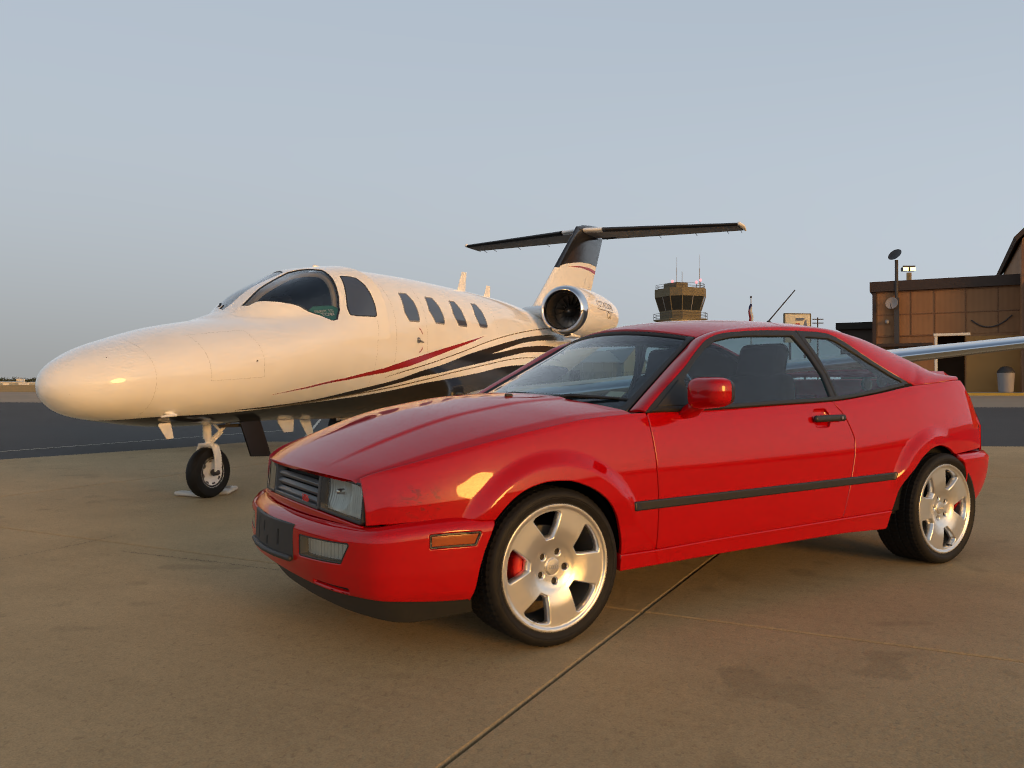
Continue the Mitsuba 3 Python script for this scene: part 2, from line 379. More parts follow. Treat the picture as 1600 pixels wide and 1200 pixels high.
def both(key, m, bsdf, label=None, **kw):
    k = add(f'{C}__{key}', m, bsdf, CAR, label=label, **kw); k2 = add(f'{C}__{key}', mir(m), bsdf, CAR, **kw); return k, k2
def arc(uc, zc, r, a0, a1, n=24):
    a = np.radians(np.linspace(a0, a1, n)); return list(zip(uc + r * np.cos(a), zc + r * np.sin(a)))
def topline(u0, u1, n=24): u = np.linspace(u0, u1, n); return list(zip(u, f_zb(u)))
FA = [(-.282, .490), (-.253, .528), (-.193, .576), (-.128, .602), (-.058, .613), (.015, .610), (.102, .585), (.173, .544), (.228, .486), (.265, .427), (.283, .362), (.289, .303)]
FAp = [(-.375, .213), (-.367, .263), (-.344, .352), (-.313, .425), (-.284, .482)]
RA = [(2.007, .325), (2.030, .385), (2.055, .436), (2.10, .492), (2.15, .537), (2.212, .583), (2.306, .620), (2.400, .628), (2.50, .612), (2.575, .574)]
RAp = [(2.583, .567), (2.630, .520), (2.660, .452), (2.667, .39), (2.66, .28)]
def rsm(pts, n): return [tuple(q) for q in crv(pts, n)]
DF = [(.446, .8465), (.449, .80), (.462, .642), (.468, .495), (.468, .303)]
DR = [(1.598, .8705), (1.603, .855), (1.646, .807), (1.679, .748), (1.703, .680), (1.695, .615), (1.678, .551), (1.643, .417), (1.619, .321)]
gap = .0035
fen = Polygon([(-.690, .640)] + topline(-.685, .438, 40) + [(a - gap, b) for a, b in rsm(DF, 20)] + [(.30, .303)] + rsm(FA, 40)[::-1] + [(-.385, .497), (-.531, .493), (-.634, .487), (-.686, .481)])
both('front_fender', patch(fen, side, OUT, h=.0075), 'red_paint')
door = Polygon(topline(.450, 1.594, 50) + rsm(DR, 30) + rsm(DF, 20)[::-1])
recess = rnd(Polygon([(1.44, .752), (1.53, .752), (1.545, .780), (1.545, .812), (1.525, .838), (1.445, .838), (1.43, .812), (1.43, .775)]), .016)
dk = both('door', patch(rnd(door, .012).difference(recess), side, OUT, h=.018), 'red_paint')
qtr = Polygon(topline(1.603, 2.76, 50) + [(2.79, .93), (2.815, .894), (2.835, .872), (2.855, .815), (2.90, .757), (2.935, .712), (2.945, .585), (2.60, .572)] + rsm(RA, 40)[::-1] + [(a + gap, b) for a, b in rsm(DR, 30)][::-1])
both('quarter_panel', patch(qtr, side, OUT, h=.0085), 'red_paint')
sill = Polygon([(.289, .299), (.468, .299), (.86, .309), (1.61, .317), (2.004, .321), (1.985, .245), (1.975, .232), (1.657, .245), (.87, .243), (.29, .236)])
both('sill', patch(sill, off(side, OUT, .004), OUT, h=.025, depth=.03), 'red_paint')
# rubbing strip
zs = lambda u: .487 + .010 * (u - .33) / 1.7
strip = Polygon([(u, zs(u) + .017) for u in np.linspace(.335, 2.02, 40)] + [(u, zs(u) - .019) for u in np.linspace(2.00, .335, 40)])
both('rubbing_strip', patch(rnd(strip, .008), off(side, OUT, .011), OUT, h=.02, inset=.006, drop=.005, depth=.012), 'black_trim')
# ---- hood
def hood_fn(u, t):
    """t in [-1, 1] across"""
    ve = W(u, f_zb(u)) - .004
    at = np.abs(t)
    crown = .052 * smooth01(u, -.80, -.10) + .016
    ridge = .007 * smooth01(.56 - at, 0, .05) * smooth01(u, -.70, -.45)
    z = f_zb(u) + crown * (1 - at ** 2.3) - .010 * smooth01(at, .93, 1.0) + ridge
    return ve * t, z
def hood(a, t):
    """a runs 0 at the front edge to 1 at the windscreen; both edges bow forward"""
    uf = -.692 - .080 * (1 - np.abs(t) ** 2.2); ur = .400 - .135 * (1 - np.abs(t) ** 2)
    u = uf + (ur - uf) * a
    uu = u + (0.080 * (1 - np.abs(t) ** 2.2)) * (1 - a) + .135 * (1 - np.abs(t) ** 2) * a
    v, z = hood_fn(uu, t)
    return np.stack([u, v, z - .016 * (1 - a) ** 6], 1)
hp = Polygon([(0, -1), (1, -1), (1, 1), (0, 1)])
def scaled(fn, sa, sb): return lambda A, B: fn(A / sa, B / sb)
hs = patch(affinity.scale(hp, 1.1, .74, origin=(0, 0)).buffer(-.003), scaled(hood, 1.1, .74), (0, 0, 1), h=.025)
add(f'{C}__hood', hs, 'red_paint', CAR, label='red bonnet with raised centre panel')
# ---- roof edge line E (from windscreen base to tail), trim line T
E_ = crv([(.417, .690, .851), (.65, .610, .990), (.86, .540, 1.112), (.955, .512, 1.165), (1.10, .500, 1.203), (1.30, .497, 1.226), (1.6, .498, 1.240), (1.85, .505, 1.236), (2.1, .525, 1.198), (2.3, .55, 1.140), (2.5, .585, 1.070), (2.66, .625, 1.005), (2.77, .645, .985)], 160)
T_ = [(.440, .850), (.555, .925), (.729, 1.028), (.86, 1.113), (.943, 1.158), (1.05, 1.187), (1.216, 1.203), (1.385, 1.2115), (1.55, 1.214), (1.712, 1.213), (1.802, 1.206), (1.876, 1.180), (2.003, 1.098), (2.137, 1.018), (2.248, .962), (2.286, .942)]
Tc = crv(T_, 220); fT = PchipInterpolator(Tc[:, 0], Tc[:, 1])
def Tpt(u):
    z = np.where(u < 2.286, fT(np.clip(u, .44, 2.286)), f_zb(u) + .002)
    P = gside(u, z); Q = W(u, f_zb(u)) - .002
    w = smooth01(u, 2.20, 2.36)
    P[:, 1] = P[:, 1] * (1 - w) + Q * w
    return P
fE = PchipInterpolator(E_[:, 0], E_[:, 1:])
fm = PchipInterpolator([.417, .955, 1.3, 1.7, 1.86, 2.0, 2.3, 2.5, 2.62, 2.70, 2.77], [.441, .948, 1.3, 1.7, 1.83, 1.90, 2.10, 2.286, 2.45, 2.60, 2.74])
def rail(u, t):
    a = Tpt(fm(u)); e = np.c_[u, fE(u)]; n = np.array([0, .80, .6])
    s = 1 - (1 - t) ** 1.0
    return a + (e - a) * s[:, None] + n * (.016 * (4 * t * (1 - t)))[:, None]
rp = Polygon([(.417, 0), (2.77, 0), (2.77, 1), (.417, 1)])
rs = patch(affinity.scale(rp, 1, .1, origin=(0, 0)), scaled(rail, 1, .1), (0, 1, .5), h=.018, depth=.012)
both('roof_rail', rs, 'red_paint', label=None)
ri = grid(lambda A, B: rail(A, B) - np.array([0, .020, .010]), 60, 6, (.43, 2.72), (-.22, 1.10))
si = grid(lambda A, B: np.stack([A, W(A, f_zb(A)) - .024 + 0 * B, .79 + B * (f_zb(A) + .012 - .79)], 1), 40, 4, (.46, 2.7), (0, 1))
both('side_lining', si, 'cabin_dark', smooth=True)
bl0 = None
both('pillar_lining', ri, 'cabin_dark', smooth=True)
# ---- roof, windscreen, hatch: lofts between the two edge lines
def across(u, t, crown, bow, power=2.0):
    e = fE(u); k = 1 - np.abs(t) ** power
    return np.stack([u - bow * k, e[:, 0] * t, e[:, 1] + crown * k], 1)
def roof(u, t): return across(u, t, .058 + 0 * u, .085 * np.clip((1.86 - u) / .9, -.5, 1))
def wscreen(u, t): return across(u, t, .020 + .030 * smooth01(u, .5, .95), .185 - .100 * smooth01(u, .42, .95))
def hatch(u, t): return across(u, t, .058 - .02 * smooth01(u, 1.9, 2.7), -.04 * smooth01(u, 1.86, 2.7) - .0)
def strip_patch(fn, u0, u1, t1, wid, sh=.03, **kw):
    p = Polygon([(u0, -t1 * wid), (u1, -t1 * wid), (u1, t1 * wid), (u0, t1 * wid)])
    return patch(rnd(p, kw.pop('r')) if 'r' in kw else p, scaled(fn, 1, wid), (0, 0, 1), h=sh, **kw)
add(f'{C}__roof', strip_patch(roof, .974, 1.85, .995, .5), 'red_paint', CAR)
add(f'{C}__roof_lining', grid(lambda A, B: roof(A, B) - [0, 0, .03], 20, 20, (.98, 1.84), (-.97, .97)), 'cabin_dark', CAR, smooth=True)
add(f'{C}__windshield_seal', strip_patch(lambda A, B: wscreen(A, B) + [0, 0, .0005], .420, .962, .985, .6, r=.02, depth=.02).__class__((strip_patch(wscreen, .420, .963, .99, .6, depth=.02))), 'black_trim', CAR) if False else None
wo = Polygon([(.412, -.664), (.945, -.664), (.963, -.60), (.963, .594), (.412, .594)])      # the seal laps over the far pillar; wi = rnd(Polygon([(.40, -.555), (.945, -.562), (.945, .562), (.40, .555)]), .02).union(sbox(.40, -.5, .45, .5)).intersection(sbox(.405, -.6, 1, .6))
wi = rnd(Polygon([(.43, -.567), (.944, -.570), (.944, .570), (.43, .567)]), .022)
add(f'{C}__windshield_seal', patch(wo.difference(wi), off(scaled(wscreen, 1, .6), (-.5, 0, 1), .004), (-.5, 0, 1), h=.03, depth=.012), 'black_trim', CAR)
add(f'{C}__windshield', patch(wi.buffer(.006), off(scaled(wscreen, 1, .6), (-.5, 0, 1), -.006), (-.5, 0, 1), h=.04, depth=0), 'car_glass', CAR, label='raked windscreen with a black seal')
ho = Polygon([(1.862, -.497), (2.73, -.497), (2.73, .497), (1.862, .497)]); hi = rnd(Polygon([(1.90, -.46), (2.69, -.45), (2.69, .45), (1.90, .46)]), .03)
hk = add(f'{C}__tailgate', patch(ho.difference(hi), scaled(hatch, 1, .5), (.3, 0, 1), h=.03), 'red_paint', CAR)
add(f'{C}__tailgate__rear_window', patch(hi.buffer(.006), off(scaled(hatch, 1, .5), (.3, 0, 1), -.005), (.3, 0, 1), h=.05, depth=0), 'car_glass', CAR)
add(f'{C}__tailgate__lining', patch(ho.difference(hi.buffer(.004)), off(scaled(hatch, 1, .5), (.3, 0, 1), -.028), (.3, 0, 1), h=.05, depth=0), 'cabin_dark', CAR)
# spoiler
sp = [hull_spheres([(2.66, -.60 + .0, 1.000, .014), (2.66, .60, 1.000, .014), (2.775, -.60, 1.006, .010), (2.775, .60, 1.006, .010)])]
add(f'{C}__spoiler', join(*sp, *[hull_spheres([(2.655, s * .60, .995, .022), (2.77, s * .60, 1.000, .016), (2.66, s * .675, .955, .020), (2.785, s * .665, .945, .014)]) for s in (-1, 1)]), 'red_paint', CAR, smooth=50)
# ---- side glass and black frames
Tpoly = Polygon(list(map(tuple, Tc)) + [(u, f_zb(u) + .001) for u in np.linspace(2.284, .446, 60)])
dg = rnd(Polygon([(.700, .866), (.700, .975), (.80, 1.052), (.905, 1.115), (.99, 1.152), (1.10, 1.171), (1.22, 1.180), (1.53, 1.1875), (1.575, 1.10), (1.605, 1.00), (1.600, .888), (1.15, .877)]), .006)
qg = rnd(Polygon([(1.612, 1.185), (1.79, 1.180), (1.845, 1.163), (2.01, 1.062), (2.15, .985), (2.245, .945), (2.10, .928), (1.90, .913), (1.65, .895), (1.655, .99), (1.640, 1.09)]), .012)
dgo = Polygon(list(dg.exterior.coords)); qgo = Polygon(list(qg.exterior.coords))
frame_d = Tpoly.difference(dgo).difference(qgo)
cut = LineString([(1.562, 1.25), (1.600, 1.12), (1.632, 1.0), (1.636, .85)]).buffer(.0025)
parts = [g for g in (frame_d.difference(cut).geoms if hasattr(frame_d.difference(cut), 'geoms') else [frame_d]) if g.area > .002]
gso = off(gside, OUT, .003)
for s, dkey in zip((1, -1), dk):
    fn = lambda m: m if s > 0 else mir(m)
    for g in parts:
        nm = 'door__window_frame' if g.centroid.x < 1.45 else 'quarter_window_frame'
        key = f'{dkey}__window_frame' if g.centroid.x < 1.45 else f'{C}__quarter_window_frame'
        add(key, fn(patch(g, gso, OUT, h=.018, inset=.003, drop=.003, depth=.016)), 'black_trim', CAR)
    add(f'{dkey}__window', fn(patch(dgo.buffer(.005), off(gside, OUT, -.007), OUT, h=.05, depth=0)), 'car_glass', CAR)
    add(f'{C}__quarter_window', fn(patch(qgo.buffer(.005), off(gside, OUT, -.005), OUT, h=.05, depth=0)), 'car_glass', CAR)
    # lower window seal
    ws = Polygon([(u, f_zb(u) + .018) for u in np.linspace(.50, 2.20, 40)] + [(u, f_zb(u) + .001) for u in np.linspace(2.20, .46, 40)])
    add(f'{C}__window_seal', fn(patch(ws, off(gside, OUT, .013), OUT, h=.016, inset=.004, drop=.004, depth=.014)), 'black_trim', CAR)
    # triangular mirror foot plate
    add(f'{dkey}__mirror_plate', fn(patch(Polygon([(.50, .866), (.690, .866), (.690, .965), (.665, .975)]), off(gside, OUT, .010), OUT, h=.03, depth=.01)), 'black_plastic', CAR)
    # mirror
    def mshape(A, B, inset=0., cut=.5):
        """a rounded housing: a superellipsoid, longer outboard, flat at the back"""
        ca, sa, cb, sb = np.cos(A), np.sin(A), np.cos(B), np.sin(B); e = .52; g = lambda x, k: np.sign(x) * np.abs(x) ** k
        y = .100 * g(cb, e) * g(ca, e); zz_ = .062 * g(cb, e) * g(sa, e); x = .080 * g(sb, .7)
        zz_ = zz_ * (1 - .10 * y / .104) + .04 * y
        return np.stack([.668 - x, .908 + y * (1 - .10 * sb), .924 + zz_], 1)
    if s > 0:      # the far mirror is folded out of sight
        mg = grid(lambda A, B: mshape(A, B), 57, 19, (-PI, PI), (0, PI / 2 - 1e-3))
        add(f'{dkey}__mirror', fn(mg), 'red_paint', CAR, smooth=60)
        rim = grid(lambda A, B: mshape(A, 0 * B) * [0, 1, 1] + np.c_[.669 + .028 * B, 0 * B, 0 * B] + (mshape(A, 0 * B) - [.668, .908, .924]) * [0, -.10, -.10] * B[:, None], 57, 4, (-PI, PI), (0, 1))
        add(f'{dkey}__mirror_rim', fn(rim), 'black_trim', CAR, smooth=60)
        mgl = grid(lambda A, B: (mshape(A, 0 * B) - [.668, .908, .924]) * [0, .90, .90] * B[:, None] + [.689, .908, .924], 57, 3, (-PI, PI), (0, 1))
        add(f'{dkey}__mirror_glass', fn(mgl), 'chrome', CAR, smooth=True)
        add(f'{dkey}__mirror_foot', fn(hull_spheres([(.640, .770, .838, .024), (.700, .772, .840, .020), (.645, .815, .862, .024), (.665, .855, .880, .022)])), 'red_paint', CAR, smooth=50)
    # handle with its finger recess
    hz, h0, h1 = .792, 1.415, 1.618
    hz, h0, h1 = .792, 1.415, 1.618
    def dished(u, z): d = np.clip(1 - ((u - 1.488) / .060) ** 4 - ((z - .795) / .046) ** 4, 0, 1); P = side(u, z); P[:, 1] -= .020 * d ** .6 + .0005; return P
    add(f'{dkey}__handle_recess', fn(patch(recess.buffer(.001), dished, OUT, h=.005, depth=0)), 'red_paint', CAR)
    hd = hull_spheres([(h0 + .012, W(h0, hz) + .016, hz - .002, .012), (h0 + .012, W(h0, hz) + .016, hz + .006, .011), (h1, W(h1, hz) + .018, hz - .002, .012), (h1, W(h1, hz) + .018, hz + .007, .011)])
    add(f'{dkey}__handle', fn(hd), 'black_trim', CAR, smooth=50)
    add(f'{dkey}__lock', fn(shift(trimesh.creation.cylinder(.007, .006, transform=trimesh.transformations.rotation_matrix(PI / 2, [1, 0, 0])), 1.592, W(h1, hz) + .031, hz + .003)), 'steel', CAR)
# ---- nose: lamps, grille, bumper
def uL(v): return -.746 + .0686 * np.minimum((np.abs(v) / .60) ** 2, 1.6) + .25 * np.maximum(np.abs(v) - .60, 0)
def nose(v, z): return np.stack([uL(v) + .10 * (z - .64), v, z], 1)
ztop = lambda v: .657 - .027 * (np.abs(v) / .60) ** 2
def hz_poly(v0, v1, dz0, dz1):
    vs = np.linspace(v0, v1, 14); return Polygon([(v, ztop(v) - dz0) for v in vs] + [(v, ztop(v) - dz1) for v in vs[::-1]])
FR = (-1, 0, 0)
lz0, lz1 = .010, .150
for s in (1, -1):
    lo, li = (.296, .598) if s > 0 else (-.598, -.296)
    k = f'{C}__headlight'
    k = uniq(k + '__lens')[:-6] if False else (k if s > 0 else k + '_001')
    tag(k)
    lp = rnd(hz_poly(lo, li, lz0, lz1), .012)
    add(f'{k}__lens', patch(lp.buffer(-.004), off(nose, FR, -.002), FR, h=.03, depth=0), 'lamp_glass', CAR, exact=True)
    add(f'{k}__housing', patch(lp.difference(rnd(lp.buffer(-.010), .01)), nose, FR, h=.02, inset=.003, drop=.002, depth=.05), 'black_trim', CAR, exact=True)
    vc, zc_ = s * .385, .575
    def bowl(v, z):
        q = np.hypot((v - vc) / .088, (z - zc_) / .070)
        dpt = .030 + .016 * np.clip(1 - q ** 2, 0, 1) + .0012 * np.sin(v * 480) + .006 * smooth01(np.abs(v), .462, .468)
        return nose(v, z) + np.stack([dpt, 0 * v, 0 * v], 1)
    add(f'{k}__reflector', patch(lp, bowl, FR, h=.004, depth=0), 'reflector', CAR, exact=True)
    add(f'{k}__bulb', hull_spheres([(uL(np.array(vc)) + .040, vc, zc_, .012), (uL(np.array(vc)) + .022, vc, zc_, .010)]), 'chrome', CAR, smooth=True, exact=True)
# grille: frame, slats and badge
gp = rnd(hz_poly(-.288, .288, .010, .152), .008)
gk = f'{C}__grille'
gi = Polygon([(v, ztop(v) - .026) for v in np.linspace(-.272, .272, 12)] + [(v, ztop(v) - .138) for v in np.linspace(.272, -.272, 12)])
add(f'{gk}__frame', patch(gp.difference(gi), nose, FR, h=.02, inset=.003, drop=.002, depth=.04), 'grille_plastic', CAR)
add(f'{gk}__backing', patch(gp, off(nose, FR, -.05), FR, h=.05, depth=0), 'recess_dark', CAR)
for i, dz in enumerate((.056, .088, .120)):
    sl = Polygon([(v, ztop(v) - dz + .008) for v in np.linspace(-.271, .271, 12)] + [(v, ztop(v) - dz - .007) for v in np.linspace(.271, -.271, 12)])
    def slat(v, z, dz=dz):
        P = nose(v, z); P[:, 0] += .012 + .9 * (z - (ztop(v) - dz)); return P
    add(f'{gk}__slat', patch(sl, slat, FR, h=.012, inset=.003, drop=.003, depth=.02), 'grille_plastic', CAR)
bf = lambda x, y, d: nose(.145 + x, ztop(.2) - .134 + y) - np.stack([.004 + d, 0 * d, 0 * d], 1)
add(f'{gk}__badge', text_on('VR6', .024, bf, True), 'badge_red', CAR, smooth=False, label='red VR6 badge at the lower corner of the grille')
# black panel behind, gap under bonnet edge, and the red strip under the lamps
add(f'{C}__nose_backing', patch(Polygon([(-.60, .45), (.60, .45), (.60, .60), (.3, .635), (-.3, .635), (-.60, .60)]), off(nose, FR, -.065), FR, h=.08, depth=0), 'recess_dark', CAR)
gs = Polygon([(v, ztop(v) - .155) for v in np.linspace(-.605, .605, 30)] + [(v, .455) for v in np.linspace(.612, -.612, 30)])
add(f'{C}__nose_strip', patch(gs, nose, FR, h=.025), 'red_paint', CAR)
corner = Polygon([(v, ztop(v) - .008) for v in np.linspace(.603, .635, 4)] + [(.638, .49), (.606, .49)])
# bumper: section swept along the plan outline
bplan = crv([(-.285, .826), (-.37, .822), (-.48, .803), (-.58, .773), (-.648, .746), (-.692, .712), (-.722, .665), (-.748, .605), (-.790, .49), (-.822, .32), (-.838, .15), (-.842, 0)], 120)
bplan = np.vstack([bplan, bplan[-2::-1] * [1, -1]])
bl = np.r_[0, np.cumsum(np.linalg.norm(np.diff(bplan, axis=0), axis=1))]; BL = bl[-1]
fb = CubicSpline(bl, bplan)
f_bs = PchipInterpolator([.19, .225, .25, .29, .34, .40, .445, .468, .484, .497, .506, .511], [.06, .034, .017, .006, 0, 0, .0008, .003, .011, .030, .055, .085])
def bump(s, z):
    P = fb(s); d = fb(s, 1); d /= np.linalg.norm(d, axis=1, keepdims=True); n = np.c_[-d[:, 1], d[:, 0]]
    mid = np.array([-.2, 0.]); sg = np.where(((mid - P) * n).sum(1, keepdims=True) > 0, 1, -1)
    front = smooth01(np.minimum(s, BL - s), .12, .60)
    q = P + n * sg * f_bs(np.clip(z, .19, .511))[:, None]
    return np.c_[q, z - .034 * front * smooth01(z, .33, .51)]
def bout(P): return np.c_[P[:, :2] - [.2, 0], 0 * P[:, :1]] * [1, 1, 0] + 0 if False else np.c_[P[:, 0] + .15, P[:, 1], 0 * P[:, 0]]
sm = BL / 2
def s_at_v(v):   # arc length at lateral position on the front
    i = np.argmin(np.abs(bplan[:, 1] - v) + (bplan[:, 0] > -.55) * 9); return bl[i]
def s_at_u(u): i = np.argmin(np.abs(bplan[:len(bplan) // 2, 0] - u)); return bl[i]
zbot = lambda s: .222 + .018 * smooth01(np.minimum(s, BL - s), .1, .5) + .022 * smooth01(np.minimum(s, BL - s), .5, 1.1)
archs = [(.0, .490), (s_at_u(-.300), .452), (s_at_u(-.330), .390), (s_at_u(-.350), .33), (s_at_u(-.365), .265), (s_at_u(-.372), .215)]
bpoly = Polygon([(s, .510) for s in np.linspace(.004, BL - .004, 160)] + [(BL - a, b) for a, b in archs] + [(s, zbot(s)) for s in np.linspace(BL - archs[-1][0] - .01, archs[-1][0] + .01, 140)] + archs[::-1])
fogs = {}
for s_, vs in ((1, (.300, .618)), (-1, (-.618, -.300))):
    a, b = sorted((s_at_v(vs[0]), s_at_v(vs[1])))
    # a < b ; the outer end is nearer the wheel
    if s_ > 0: q = [(a, .452), (b, .444), (b - .002, .342), (a + .045, .352)]
    else: q = [(a, .444), (b, .452), (b - .045, .352), (a + .002, .342)]
    fogs[s_] = rnd(Polygon(q).buffer(0), .012)
mk = {}
a, b = sorted((s_at_u(-.523), s_at_u(-.352)))
mk[1] = rnd(Polygon([(a - .012, .461), (b, .466), (b, .415), (a + .012, .413)]), .006)
mk[-1] = Polygon([(BL - x, y) for x, y in mk[1].exterior.coords])
bhole = bpoly
for g in list(fogs.values()) + list(mk.values()): bhole = bhole.difference(g)
# small inlet slot at the lower corner
slots = []
for s_ in (1, -1):
    c = s_at_v(s_ * .60); c2 = s_at_v(s_ * .40)
    a, b = sorted((c, c2)); slots.append(rnd(Polygon([(a, .268), (b, .272), (b, .258), (a, .247)]), .004))
for g in slots: bhole = bhole.difference(g)
add(f'{C}__front_bumper', patch(bhole, bump, bout, h=.02, depth=.022), 'red_paint', CAR, label='red front bumper with empty licence plate holder')
for g in slots: add(f'{C}__front_bumper__slot_backing', patch(g.buffer(.012), off(bump, bout, -.017), bout, h=.03, depth=0), 'recess_dark', CAR)
for i, s_ in enumerate((1, -1)):
    k = f'{C}__fog_light' + ('' if i == 0 else '_001'); g = fogs[s_]
    add(f'{k}__lens', patch(g.buffer(-.003), off(bump, bout, -.004), bout, h=.03, depth=0), 'lamp_glass', CAR, exact=True)
    add(f'{k}__rim', patch(g.difference(rnd(g.buffer(-.007), .006)), off(bump, bout, -.0015), bout, h=.02, inset=.002, drop=.002, depth=.045), 'black_trim', CAR, exact=True)
    fb_ = off(bump, bout, -.04)
    def fogref(s, z, fb_=fb_):
        P = fb_(s, z); P[:, 0] += .003 * np.cos(P[:, 1] * 300); return P
    add(f'{k}__reflector', patch(g, fogref, bout, h=.006, depth=0), 'reflector', CAR, exact=True)
    m = mk[s_]
    k = f'{C}__side_marker' + ('' if i == 0 else '_001')
    add(f'{k}__bezel', patch(m.difference(m.buffer(-.0075)), off(bump, bout, .001), bout, h=.02, inset=.002, drop=.002, depth=.02), 'black_trim', CAR, exact=True)
    def ribs(s, z): P = off(bump, bout, -.0035)(s, z); return P
    add(f'{k}__lens', patch(m.buffer(-.006), ribs, bout, h=.01, depth=.012), 'amber', CAR, exact=True, label='amber side marker lens')
# plate holder
pk = f'{C}__plate_holder'
pw, ph = .26, .064
pl = sbox(-pw, -ph, pw, ph)
for x0, x1, y0, y1 in ((-.205, -.19, -.02, .04), (-.12, -.105, -.045, .045), (-.03, -.015, .0, .042), (.015, .03, -.046, -.01), (.06, .072, -.045, .045), (.13, .145, -.03, .03), (.18, .225, -.045, -.035), (-.235, -.225, -.045, .02)):
    pl = pl.difference(rnd(sbox(x0, y0, x1, y1), .006))
def plate(v, z): return np.stack([-.860 + .030 * (v / .26) ** 2 + .05 * (z), v, z + .385], 1)
add(pk, patch(rnd(pl, .004), plate, FR, h=.02, inset=.003, drop=.003, depth=.012), 'black_plastic', CAR, label='black plastic licence plate holder without a plate')
add(f'{pk}__lower_rail', hull_spheres([(plate(np.array([v]), np.array([-.063]))[0, 0] - .004, v, .385 - .063, .011) for v in (-.25, -.12, 0)]), 'black_plastic', CAR)
add(f'{pk}__lower_rail', hull_spheres([(plate(np.array([v]), np.array([-.063]))[0, 0] - .004, v, .385 - .063, .011) for v in (.25, .12, 0)]), 'black_plastic', CAR)
# black air lip under the bumper
def lip(s, t):
    P = fb(s); c = np.array([[.1, 0]]); q = P + (c - P) * (.035 + .09 * (1 - t))[:, None] * [1, 1]
    zt = zbot(s) + .012; zl = np.interp(np.minimum(s, BL - s), [0, .35, .8, 2], [.165, .135, .150, .165])
    return np.c_[q, zl + (zt - zl) * t]
ls0 = archs[-1][0] + .015
add(f'{C}__air_lip', patch(Polygon([(ls0, 0), (BL - ls0, 0), (BL - ls0, .1), (ls0, .1)]), scaled(lip, 1, .1), bout, h=.03, depth=.02), 'black_plastic', CAR)
# ---- tail
rplan = crv([(2.585, .812), (2.70, .805), (2.85, .785), (2.97, .75), (3.03, .69), (3.06, .60), (3.085, .35), (3.095, 0)], 80)
rplan = np.vstack([rplan, rplan[-2::-1] * [1, -1]])
rl = np.r_[0, np.cumsum(np.linalg.norm(np.diff(rplan, axis=0), axis=1))]; RL = rl[-1]; frp = CubicSpline(rl, rplan)
f_rs = PchipInterpolator([.2, .26, .32, .40, .48, .54, .558, .568, .574], [.12, .085, .050, .020, .004, 0, .008, .022, .05])
def rbump(s, z):
    P = frp(s); d = frp(s, 1); d /= np.linalg.norm(d, axis=1, keepdims=True); n = np.c_[-d[:, 1], d[:, 0]]
    sg = np.where(((np.array([2.3, 0.]) - P) * n).sum(1, keepdims=True) > 0, 1, -1)
    return np.c_[P + n * sg * f_rs(np.clip(z, .2, .574))[:, None], z]
def rout(P): return np.c_[P[:, 0] - 2.4, P[:, 1], 0 * P[:, 0]]
rs_u = lambda u: rl[np.argmin(np.abs(rplan[:len(rplan) // 2, 0] - u))]
ra = [(.004, .560), (rs_u(2.63), .52), (rs_u(2.66), .452), (rs_u(2.667), .39), (rs_u(2.665), .30), (rs_u(2.68), .255)]
rpoly = Polygon([(s, .573) for s in np.linspace(.01, RL - .01, 60)] + [(RL - a, b) for a, b in ra] + ra[::-1])
add(f'{C}__rear_bumper', patch(rpoly, rbump, rout, h=.025, depth=.02), 'red_paint', CAR)
def tail(v, z): return np.stack([np.interp(z, [.55, .712, .757, .815, .872, .894, .93, 1.0], [2.965, 2.965, 2.93, 2.885, 2.855, 2.83, 2.80, 2.77]) + .09 * (1 - (v / .72) ** 2), v, z], 1)
tl = {s: sbox(.37, .745, .705, .880) if s > 0 else sbox(-.705, .745, -.37, .880) for s in (1, -1)}
tp = Polygon([(-.71, .57), (.71, .57), (.705, .93), (.64, .975), (-.64, .975), (-.705, .93)])
for g in tl.values(): tp = tp.difference(g)
add(f'{C}__tail_panel', patch(tp, tail, (1, 0, 0), h=.03), 'red_paint', CAR)
for i, s in enumerate((1, -1)):
    k = f'{C}__tail_light' + ('' if i == 0 else '_001')
    add(k, patch(rnd(tl[s], .01), off(tail, (1, 0, 0), .004), (1, 0, 0), h=.02, depth=.02), 'lamp_red', CAR, exact=True)
    w = Polygon([(2.828, .868), (2.846, .815), (2.89, .760), (2.93, .757), (2.895, .815), (2.866, .868)])
    m = patch(w, off(side, OUT, -.002), OUT, h=.02, depth=.01)
    add(k + '__side_lens', m if s > 0 else mir(m), 'amber' if False else 'lamp_red', CAR, exact=True)
# ---- wheels
def wheel_rim_poly(rot):
    disc = Point(0, 0).buffer(.236, quad_segs=48)
    w = []
    for i in range(5):
        a = math.radians(rot + 72 * i)
        q = Polygon([(.106, -.016), (.106, .016), (.150, .040), (.190, .062), (.200, .050), (.206, .025), (.2075, 0), (.206, -.025), (.200, -.050), (.190, -.062), (.150, -.040)])
        q = q.buffer(-.005).buffer(.005, quad_segs=5)
        q = affinity.rotate(q, a, origin=(0, 0), use_radians=True); w.append(q); disc = disc.difference(q)
    for i in range(5):
        a = math.radians(rot + 36 + 72 * i); disc = disc.difference(Point(.056 * math.cos(a), .056 * math.sin(a)).buffer(.0128))
    disc = disc.difference(Point(0, 0).buffer(.031, quad_segs=12))
    return disc
f_face = PchipInterpolator([0, .03, .055, .078, .092, .104, .15, .205, .216, .226, .232, .24], [-.032, -.032, -.0305, -.0255, -.0200, -.0165, -.009, -.008, -.0075, -.0005, -.0005, -.006])
